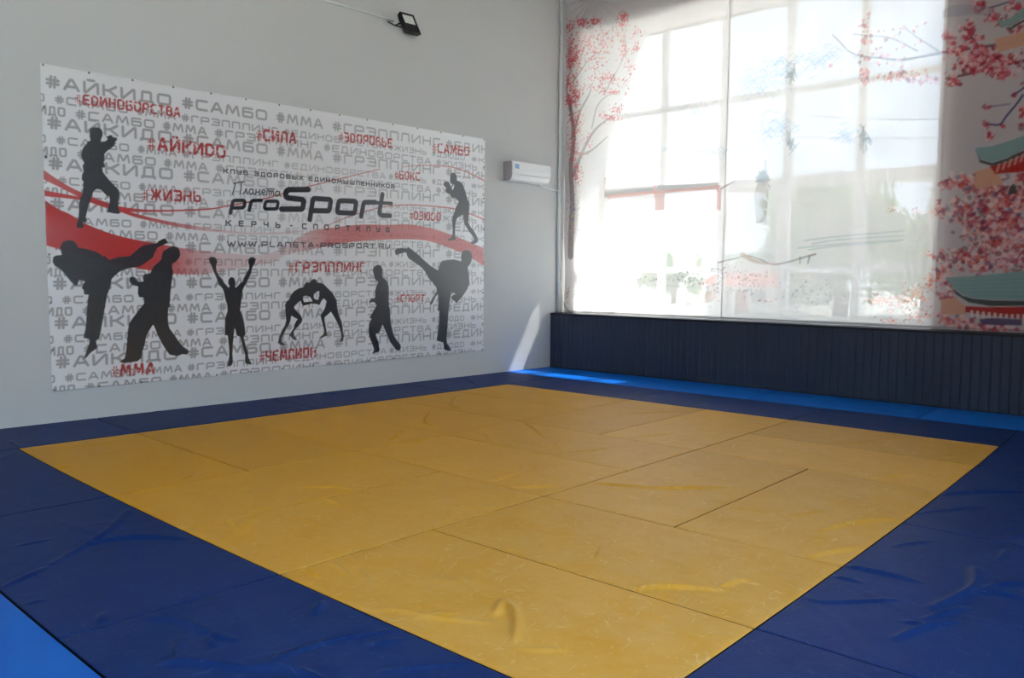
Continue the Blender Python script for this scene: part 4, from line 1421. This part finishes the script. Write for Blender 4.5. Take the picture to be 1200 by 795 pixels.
# gate with tiled beam
GATE = (190, 66, 44)
cvc.poly(cpx((708, 222), (745, 218), (800, 216), (842, 214), (843, 222), (800, 224), (745, 228), (708, 231)), (116, 108, 104), .85)
for k in range(44):
    x_ = 712 + k * 3
    y_ = 229 - (x_ - 712) * .062
    cvc.stroke(cpx((x_, y_), (x_ + 3, y_ - 7)), .9 * PXM, (70, 64, 62), .7)
cvc.poly(cpx((712, 228), (775, 223), (845, 217), (845, 221), (775, 227), (712, 233)), GATE, .75)
cvc.poly(cpx((767, 226), (779, 225), (779, 246), (767, 247)), GATE, .6)
cvc.poly(cpx((840, 222), (846, 221), (845, 247), (839, 247)), GATE, .7)
cvc.poly(cpx((708, 208), (712, 208), (712, 232), (708, 232)), (150, 90, 70), .7)
branch([(740, 240), (748, 244), (756, 246), (766, 246)], 2, 1, (150, 90, 80), .7)
branch([(846, 221), (853, 217), (862, 212)], 3, 1, (150, 90, 70), .8)
branch([(768, 172), (768, 200), (768, 222)], 8, 5, (196, 60, 64), .5)
# pavilion roof and shore
branch([(842, 308), (862, 303), (876, 300), (890, 304), (905, 310), (925, 307), (945, 301), (956, 298)], 1.6, 2.4, (120, 92, 88), .85)
branch([(870, 299), (882, 305), (896, 309), (912, 309)], 6, 1.5, (176, 128, 108), .8)
branch([(938, 302), (938, 309)], 2.5, 2, (84, 84, 92), .8)
branch([(949, 300), (947, 309)], 2.5, 2, (84, 84, 92), .8)
for y_ in (280, 284, 289, 291):
    branch([(935 + rnd.uniform(0, 40), y_ + 2), (985, y_ - 3), (1060, y_ - 8 + rnd.uniform(-2, 2))], 1.8, 1, (140, 158, 166), .6)
for cx, cy, rx, ry, n in ((742, 325, 14, 8, 50), (745, 320, 5, 9, 40), (732, 330, 12, 4, 26), (770, 328, 24, 3, 40), (800, 324, 10, 6, 34), (815, 330, 16, 6, 40), (840, 318, 16, 14, 60), (835, 340, 16, 12, 50), (870, 328, 20, 18, 50)):
    blossoms(cx, cy, rx, ry, n, [(92, 104, 98), (124, 132, 122), (78, 84, 88)], .8, 2.4, .7)
branch([(765, 334), (812, 337), (830, 340)], 2, 1, (200, 200, 200), .7)
cvc.poly(cpx((785, 366), (800, 356), (822, 346), (838, 338), (838, 352), (820, 358), (800, 368)), (204, 150, 134), .6)
cvc.poly(cpx((748, 366), (748, 354), (756, 350), (762, 356), (762, 366)), (170, 172, 166), .55)
for cx, cy, rx, ry, n in ((882, 335, 16, 16, 60), (950, 345, 40, 20, 80)):
    blossoms(cx, cy, rx, ry, n, [(120, 150, 150), (150, 170, 166), (96, 130, 140)], 1, 3.2, .5)
for x_ in (890, 897, 903, 909):
    cvc.dot(cpx((x_, 352 + rnd.uniform(-2, 3)))[0], 2.2 * PXM, (196, 70, 56), .7, .5)
# plum branches coming in from the right panel
DK = (82, 70, 96)
branch([(976, 41), (985, 50), (995, 60), (1010, 66), (1030, 68), (1060, 70), (1105, 62), (1160, 54), (1200, 48)], 1.2, 3.2, DK, .85)
branch([(1000, 40), (1020, 42), (1045, 45), (1075, 60)], 1, 1.5, DK, .7)
branch([(1060, 32), (1075, 44), (1100, 60)], 1, 1.5, DK, .7)
branch([(1110, 92), (1140, 86), (1170, 78), (1200, 72)], 2.2, 3.4, (104, 40, 50), .9)
branch([(1135, 38), (1142, 48), (1150, 58)], 2.4, 1.6, DK, .9)
branch([(1145, 12), (1165, 8), (1190, 0)], 2, 1.5, DK, .9)
PLUM = [(182, 30, 52), (204, 70, 88), (226, 150, 160), (150, 18, 44), (232, 190, 190)]
for cx, cy, rx, ry, n in ((1014, 30, 5, 10, 26), (1013, 48, 5, 5, 20), (1014, 90, 8, 9, 70), (1030, 70, 40, 16, 60), (1060, 90, 40, 7, 90), (1090, 92, 20, 7, 60), (1060, 40, 40, 14, 36),
                          (1113, 45, 8, 8, 50), (1120, 60, 14, 8, 90), (1145, 68, 24, 8, 170), (1175, 70, 24, 8, 150), (1140, 80, 24, 8, 140), (1118, 96, 8, 6, 60), (1170, 86, 22, 7, 100), (1150, 58, 20, 8, 90), (1135, 34, 12, 10, 60), (1138, 46, 12, 8, 60),
                          (1148, 8, 8, 8, 60), (1162, 18, 8, 8, 56), (1175, 26, 14, 8, 40), (1190, 8, 14, 8, 50), (1188, 112, 3, 4, 20), (1156, 146, 4, 4, 26), (1198, 132, 4, 6, 26), (1176, 148, 3, 2, 10), (1198, 147, 4, 4, 20), (1160, 160, 6, 4, 20), (1157, 126, 4, 2, 12),
                          (1195, 30, 12, 20, 50), (1210, 60, 20, 40, 120)):
    blossoms(cx, cy, rx, ry, int(n * .62), PLUM, 1.6, 4.6, .8)
branch([(1199, 112), (1192, 122), (1180, 136), (1172, 146), (1160, 146)], 2.2, 2, (74, 60, 112), .95)
branch([(1152, 126), (1170, 124), (1184, 122)], 1.6, 1.2, (110, 80, 120), .8)
branch([(1186, 112), (1194, 108), (1204, 100)], 2, 2, (74, 60, 112), .9)
CLUS = [(236, 206, 204), (222, 180, 184), (162, 24, 44), (186, 46, 64), (206, 96, 104), (226, 158, 160), (234, 196, 190), (214, 92, 60), (120, 20, 52), (112, 64, 110)]
for cx, cy, rx, ry, n in ((1115, 215, 14, 8, 60), (1140, 212, 22, 8, 130), (1165, 222, 24, 10, 190), (1190, 232, 22, 18, 300), (1160, 240, 30, 12, 220), (1125, 245, 22, 14, 110), (1150, 262, 30, 14, 240), (1185, 262, 24, 18, 330),
                          (1170, 285, 34, 12, 330), (1130, 300, 26, 10, 200), (1185, 302, 22, 10, 250), (1150, 310, 26, 10, 220), (1110, 330, 12, 26, 120), (1112, 352, 10, 12, 60), (1125, 378, 22, 7, 130), (1160, 385, 32, 5, 160), (1106, 372, 8, 14, 50),
                          (1100, 240, 4, 12, 30), (1102, 305, 5, 18, 40), (1205, 200, 20, 40, 200), (1215, 290, 30, 40, 300)):
    blossoms(cx, cy, rx, ry, int(n * .62), CLUS, 1.8, 5.6, .72)
for cx, cy, rx, ry, n in ((1050, 352, 26, 8, 130), (1030, 352, 12, 5, 50), (1075, 345, 16, 14, 90), (1092, 330, 10, 12, 60), (1045, 376, 12, 4, 24), (1080, 370, 20, 10, 50), (1060, 365, 30, 12, 30), (1090, 300, 8, 6, 20), (1050, 247, 10, 4, 14), (1075, 248, 10, 4, 16), (1095, 250, 8, 6, 20)):
    blossoms(cx, cy, rx, ry, n, [(216, 96, 60), (226, 130, 110), (206, 60, 62), (236, 180, 170)], .9, 2.5)
# three temple eaves on the right panel
ROOF, UNDER, BEAM, PEACH = (132, 160, 158), (64, 70, 70), (176, 26, 22), (214, 158, 130)


def eave(roof, under, beam, peach, o):
    for shape, col in ((peach, PEACH), (beam, BEAM), (under, UNDER), (roof, ROOF)):
        if shape:
            cvc.poly(cz(3.975, 1080, o, shape), col, .96)


eave([(350, 92), (380, 97), (420, 82), (478, 36), (620, -60), (640, -20), (478, 86), (412, 128), (365, 122)], [(358, 112), (368, 126), (412, 132), (478, 92), (640, 0), (640, 16), (478, 104), (412, 142)], None,
     [(340, 182), (478, 150), (640, 120), (640, 170), (478, 214), (355, 246)], 0)
eave([(250, 690), (330, 682), (400, 660), (478, 634), (640, 560), (640, 640), (478, 700), (400, 735), (330, 757), (275, 742)], [(255, 700), (275, 745), (330, 760), (400, 738), (478, 703), (640, 645), (640, 665), (478, 722), (400, 756), (330, 774), (272, 758)],
     [(318, 775), (400, 758), (478, 724), (640, 666), (640, 800), (478, 802), (345, 812)], [(250, 800), (345, 775), (380, 860), (252, 882)], 0)
eave([(110, 518), (240, 512), (478, 488), (640, 470), (640, 620), (478, 622), (330, 620), (240, 612), (190, 598), (140, 560)], [(112, 522), (140, 564), (190, 602), (240, 616), (330, 624), (478, 626), (640, 624), (640, 650), (478, 650), (320, 652), (220, 634), (160, 598)],
     [(205, 652), (320, 656), (478, 654), (640, 654), (640, 715), (478, 712), (340, 700), (205, 680)], [(90, 622), (160, 612), (205, 650), (208, 690), (90, 690)], 195)
for k in range(9):
    x_ = 352 + k * 28
    cvc.stroke(cz(3.975, 1080, 0, [(x_, 800 - k * 12), (x_ + 10, 770 - k * 12)]), 2.2 * PXM, (222, 150, 140), .85)
for k in range(14):
    x_ = 235 + k * 27
    cvc.stroke(cz(3.975, 1080, 195, [(x_, 676 + min(k, 6) * 3), (x_ + 1, 698 + min(k, 6) * 3)]), 2.4 * PXM, (226, 210, 206), .9)
for k in range(5):
    cvc.stroke(cz(3.975, 1080, 195, [(150 + k * 12, 536 + k * 18), (300, 532 + k * 18), (478, 522 + k * 21)]), .8 * PXM, (112, 140, 144), .5)
cvc.poly(cz(3.975, 1080, 195, [(418, 92), (430, 84), (440, 92), (448, 128), (402, 132)]), (70, 74, 70), .95)
cvc.poly(cz(3.975, 1080, 195, [(270, 712), (330, 706), (470, 712), (470, 742), (280, 738)]), (70, 54, 100), .9)
cvc.poly(cz(3.975, 1080, 0, [(100, 50), (130, 30), (180, 20), (240, 25), (330, 40), (330, 75), (230, 70), (150, 80), (100, 84)]), (150, 142, 158), .5)


def curtain_mat():
    m_, t = new_mat('sheer_printed_fabric')
    o = nd(t, 'ShaderNodeOutputMaterial')
    a = nd(t, 'ShaderNodeVertexColor', layer_name='print')
    df = nd(t, 'ShaderNodeBsdfDiffuse')
    tl = nd(t, 'ShaderNodeBsdfTranslucent')
    tr = nd(t, 'ShaderNodeBsdfTransparent')
    # fine threads
    geo = nd(t, 'ShaderNodeNewGeometry')
    n = nd(t, 'ShaderNodeTexNoise', Scale=1.0, Detail=3.0)
    mp = nd(t, 'ShaderNodeMapping')
    mp.inputs['Scale'].default_value = (60, 1, 2.5)
    t.links.new(geo.outputs['Position'], mp.inputs['Vector'])
    t.links.new(mp.outputs[0], n.inputs['Vector'])
    mr = nd(t, 'ShaderNodeMapRange')
    mr.inputs['From Min'].default_value = 0.3
    mr.inputs['From Max'].default_value = 0.7
    mr.inputs['To Min'].default_value = .9
    mr.inputs['To Max'].default_value = 1.1
    t.links.new(n.outputs['Fac'], mr.inputs['Value'])
    t.links.new(a.outputs['Color'], df.inputs['Color'])
    # the ink sits on the room side: light coming through the cloth is tinted only half as much
    pale = nd(t, 'ShaderNodeMixRGB')
    pale.inputs[0].default_value = 0.5
    pale.inputs[2].default_value = L4(246, 246, 244)
    t.links.new(a.outputs['Color'], pale.inputs[1])
    t.links.new(pale.outputs[0], tl.inputs['Color'])
    m1 = nd(t, 'ShaderNodeMixShader')
    m1.inputs[0].default_value = 0.075
    t.links.new(df.outputs[0], m1.inputs[1])
    t.links.new(tl.outputs[0], m1.inputs[2])
    m2 = nd(t, 'ShaderNodeMixShader')
    # openness of the weave is stored beside the print
    ml = nd(t, 'ShaderNodeMath', operation='MULTIPLY')
    t.links.new(mr.outputs[0], ml.inputs[0])
    t.links.new(a.outputs['Alpha'], ml.inputs[1])
    t.links.new(ml.outputs[0], m2.inputs[0])
    t.links.new(m1.outputs[0], m2.inputs[1])
    t.links.new(tr.outputs[0], m2.inputs[2])
    t.links.new(m2.outputs[0], o.inputs[0])
    return m_


CUR_T = 0.045
M_cur = curtain_mat()
# unprinted cloth at the lower left is more open than printed cloth
lum_ = cvc.c.mean(-1)
reg = np.clip((2.1 - cvc.u) / .5, 0, 1)[None, :] * np.clip((3.0 - cvc.v) / .5, 0, 1)[:, None]
open_ = CUR_T + 0.07 * reg * np.clip((lum_ - .45) / .3, 0, 1)
cvc.c = np.concatenate([cvc.c, open_[..., None]], -1)
XX, ZZ = np.meshgrid(cvc.u, cvc.v)
fall = np.clip((CZ1 - ZZ) / 4, 0.15, 1)
wave = 0.010 * np.sin(XX * 5.3 + .6 * np.sin(ZZ * .8)) * fall + 0.006 * np.sin(XX * 11.7 + 1.0 + .3 * ZZ) * fall
# fan of tension folds from the upper left rail
ang = np.arctan2(CZ1 - ZZ, XX + 0.35)
wave += 0.012 * np.cos(ang * 22) * np.exp(-np.hypot(XX + .35, ZZ - CZ1) / .45)
# hems at the panel joints
for xs in (CXS1, CXS2):
    d = np.abs(XX - xs)
    wave -= 0.004 * np.exp(-(d / .03) ** 2)
left_lean = 0.0
YY = CY + wave
cu = tuple
bounds = [(CX0, CXS1, 'left sheer curtain panel printed with a red-blossomed tree', 'curtain'),
          (CXS1, CXS2, 'middle sheer curtain panel, pale with faint branches over the window panes', 'curtain'),
          (CXS2, CX1, 'right sheer curtain panel printed with temple roofs and red blossoms', 'curtain')]
for xa, xb, lb, ct in bounds:
    i0 = int(np.argmin(np.abs(cvc.u - xa)))
    i1 = int(np.argmin(np.abs(cvc.u - xb))) + 1
    if xb < CX1:
        i1 += 1
    sl_ = slice(i0, i1)
    P = np.stack([XX[:, sl_], YY[:, sl_], ZZ[:, sl_]], -1).copy()
    P[..., 1] -= 0.007 * bounds.index((xa, xb, lb, ct))
    if xa == CX0:
        # the free edge by the pipe hangs a little loose towards the bottom
        k = np.clip(1 - (P[..., 0] - CX0) / .35, 0, 1)
        P[..., 0] += k * (0.03 * np.clip((3.4 - P[..., 2]) / 2.5, 0, 1) + .012 * np.sin(P[..., 2] * 5.0) * (P[..., 2] < 3.4))
    o = grid_mesh('sheer_curtain', P, M_cur, cvc.c[:, sl_])
    c = Vector(P[-1, P.shape[1] // 2])
    o.data.transform(Matrix.Translation(-c))
    o.location = c
    tag(o, lb, ct, 'printed sheer curtain panels')
    # sewn side hem and bottom hem: doubled cloth
    for nm, strip in (('side_hem', P[:, -2:]), ('bottom_hem', P[:4, :])):
        S2 = strip.copy()
        S2[..., 1] -= 0.003
        cc = (cvc.c[:, sl_][:, -2:] if nm == 'side_hem' else cvc.c[:4, sl_])
        h = grid_mesh(nm, S2, M_cur, cc * np.array([.5, .5, .5, .6]) if nm == 'side_hem' else cc * np.array([.7, .7, .7, .7]))
        h.data.transform(Matrix.Translation(-c))
        h.parent = o
        h['label'] = 'darker doubled hem'
# rail that carries them
rail = MB().box(CX0 - .0, CX1, CY - .03, CY + .03, CZ1 + .004, Z_C - .001).build('curtain_rail', M_frame)
tag(rail, 'pale curtain rail along the ceiling above the window', 'curtain rail')


# a plain sheer lining pulled aside behind the left panel
def sheer_mat():
    m_, t = new_mat('white_sheer_lining')
    o = nd(t, 'ShaderNodeOutputMaterial')
    df = nd(t, 'ShaderNodeBsdfDiffuse')
    tl = nd(t, 'ShaderNodeBsdfTranslucent')
    tr = nd(t, 'ShaderNodeBsdfTransparent')
    for s in (df, tl):
        s.inputs['Color'].default_value = L4(246, 244, 240)
    m1 = nd(t, 'ShaderNodeMixShader')
    m1.inputs[0].default_value = .6
    t.links.new(df.outputs[0], m1.inputs[1])
    t.links.new(tl.outputs[0], m1.inputs[2])
    m2 = nd(t, 'ShaderNodeMixShader')
    m2.inputs[0].default_value = .16
    t.links.new(m1.outputs[0], m2.inputs[1])
    t.links.new(tr.outputs[0], m2.inputs[2])
    n = nd(t, 'ShaderNodeTexNoise', Scale=30.0)
    t.links.new(n.outputs['Fac'], nd(t, 'ShaderNodeMath').inputs[0])
    t.links.new(m2.outputs[0], o.inputs[0])
    return m_


LY = 8.62
dg = on_plane([(757, 40), (749, 66), (736, 108), (722, 150), (709, 196), (699, 232), (688, 275), (680, 310)], (0, 1, 0), LY)
dg = smooth_line(dg[:, [0, 2]], 6)
nz = len(dg)
rows = []
for k, (xe, ze) in enumerate(dg):
    t_ = np.linspace(0, 1, 40)
    x0 = OX0 - .02
    xs = x0 + (max(xe, x0 + .03) - x0) * t_
    rows.append(np.stack([xs, LY + 0.012 * np.sin(t_ * 30 * max(xe - x0, .1)), np.full(40, min(ze, OZ1 - .01))], -1))
lin_ = grid_mesh('sheer_lining', np.array(rows[::-1]), sheer_mat())
c = Vector(rows[0][20])
lin_.data.transform(Matrix.Translation(-c))
lin_.location = c
tag(lin_, 'plain white sheer lining pulled aside behind the left curtain panel', 'curtain')

# ------------------------------------------------------------------ outside
M_ground = simple('dry_ground', (176, 174, 168), 0.9, 0.1, bump=0.2, bscale=3, var=0.2, vscale=.3)
gz = -0.6
structure(MB().box(-60, 80, -60, 160, gz - .3, gz).build('ground', M_ground))


def leaf_mat(name, a, b):
    m_, t = new_mat(name)
    o = nd(t, 'ShaderNodeOutputMaterial')
    inf = nd(t, 'ShaderNodeNewGeometry')
    mxr = nd(t, 'ShaderNodeMixRGB')
    mxr.inputs[1].default_value = L4(*a)
    mxr.inputs[2].default_value = L4(*b)
    t.links.new(inf.outputs['Random Per Island'], mxr.inputs[0])
    df = nd(t, 'ShaderNodeBsdfDiffuse')
    tl = nd(t, 'ShaderNodeBsdfTranslucent')
    t.links.new(mxr.outputs[0], df.inputs[0])
    t.links.new(mxr.outputs[0], tl.inputs[0])
    m1 = nd(t, 'ShaderNodeMixShader')
    m1.inputs[0].default_value = .45
    t.links.new(df.outputs[0], m1.inputs[1])
    t.links.new(tl.outputs[0], m1.inputs[2])
    t.links.new(m1.outputs[0], o.inputs[0])
    return m_


M_leaf = leaf_mat('leaf_green', (86, 112, 52), (126, 146, 78))
M_bark = simple('bark', (84, 70, 56), .9, .1, bump=.4, bscale=8)


def tree(px, base_dist, height, width, label, name='tree', seed=1, leaves=5000, group='trees outside the window'):
    g_ = on_plane([(px, 324)], (0, 1, 0), base_dist)[0]
    bx, by = float(g_[0]), float(g_[1])
    r_ = random.Random(seed)
    root = empty(name, (bx, by, gz))
    tag(root, label, 'tree', group)
    q_ = MB()
    th = height * .45
    q_.tube([(bx, by, gz), (bx + .1, by, gz + th * .5), (bx - .05, by, gz + th)], [width * .05, width * .04, width * .03], 8)
    for _ in range(7):
        a = r_.uniform(0, 6.28)
        q_.tube([(bx, by, gz + th * r_.uniform(.6, 1)), (bx + math.cos(a) * width * .2, by + math.sin(a) * width * .2, gz + height * .6), (bx + math.cos(a) * width * .36, by + math.sin(a) * width * .36, gz + height * .75)],
                [width * .02, width * .012, width * .004], 6)
    child(q_, 'trunk', M_bark, root)
    clumps = []
    for _ in range(26):
        a, rr, zz = r_.uniform(0, 6.28), math.sqrt(r_.random()) * width * .36, r_.uniform(.34, .88)
        clumps.append((bx + math.cos(a) * rr, by + math.sin(a) * rr, gz + height * zz, width * r_.uniform(.12, .2)))
    V, F = [], []
    ls = width * .022
    for k in range(leaves):
        c_ = clumps[k % len(clumps)]
        d = Vector((r_.gauss(0, 1), r_.gauss(0, 1), r_.gauss(0, 1))).normalized() * c_[3] * r_.uniform(.6, 1.05)
        p = Vector(c_[:3]) + d
        a = Vector((r_.gauss(0, 1), r_.gauss(0, 1), r_.gauss(0, 1))).normalized()
        b = a.orthogonal().normalized()
        i = len(V)
        V += [tuple(p - a * ls), tuple(p + b * ls * .5), tuple(p + a * ls), tuple(p - b * ls * .5)]
        F.append((i, i + 1, i + 2, i + 3))
    q_ = MB()
    q_.v, q_.f = V, F
    me = bpy.data.meshes.new('crown')
    me.from_pydata([(v[0] - bx, v[1] - by, v[2] - gz) for v in V], [], F)
    me.materials.append(M_leaf)
    o = bpy.data.objects.new('crown', me)
    COL.objects.link(o)
    o.parent = root
    return root


tree(985, 34, 6.3, 7.5, 'broad leafy green tree outside, behind the middle curtain panel', seed=3, leaves=7000)
tree(1085, 47, 6.0, 6.5, 'smaller green tree outside, seen just left of the right curtain panel', seed=5)
tree(880, 52, 3.6, 5.5, 'low bushy tree outside, left of the broad leafy tree', seed=8)
tree(790, 55, 4.2, 6.0, 'far low tree outside, seen through the left curtain panel', seed=9)
tree(1160, 30, 5.4, 6.5, 'green tree outside hidden largely behind the right curtain panel', seed=12)

# low house across the yard
hp = on_plane([(885, 330)], (0, 1, 0), 40.0)[0]
hx, hy = float(hp[0]), float(hp[1])
house = empty('house', (hx, hy, gz))
tag(house, 'low pale house with a reddish roof across the yard, faint behind the curtain', 'house')
M_hw = simple('pale_render', (214, 208, 196), .8, .2)
M_roof = simple('red_roof_tile', (150, 84, 66), .8, .2, bump=.3, bscale=6)
M_dark = simple('dark_window', (50, 56, 62), .2, .5)
q = MB()
q.box(hx - 3, hx + 3, hy, hy + 4, gz, gz + 1.7)
child(q, 'walls', M_hw, house, False)
q = MB()
q.prism([(hx - 3.3, hy - .3, gz + 1.65), (hx - 3.3, hy + 2, gz + 2.5), (hx - 3.3, hy + 4.3, gz + 1.65)], (0, 0, 0), (6.6, 0, 0))
child(q, 'roof', M_roof, house, False)
for dx in (-2, .2, 1.9):
    child(MB().box(hx + dx - .4, hx + dx + .4, hy - .04, hy + .02, gz + .7, gz + 1.35), 'window', M_dark, house, False)
child(MB().box(hx - 1.1, hx - .4, hy - .04, hy + .02, gz, gz + 1.4), 'door', M_roof, house, False)

# overhead wires
for k, (ya_, yb_) in enumerate(((130, 129), (156, 145), (193, 190))):
    a = on_plane([(900, ya_ + 2)], (0, 1, 0), 24)[0]
    b = on_plane([(1330, yb_ - 2)], (0, 1, 0), 24)[0]
    pts = [tuple(a + (b - a) * t_ + np.array([0, 0, -.25 * 4 * t_ * (1 - t_)])) for t_ in np.linspace(0, 1, 12)]
    o = MB().tube(pts, .012, 5).build('overhead_wire', M_black)
    tag(o, ('topmost', 'middle one', 'lowest')[k] + ' of the faint overhead wires outside the window', 'wire', 'overhead wires outside')
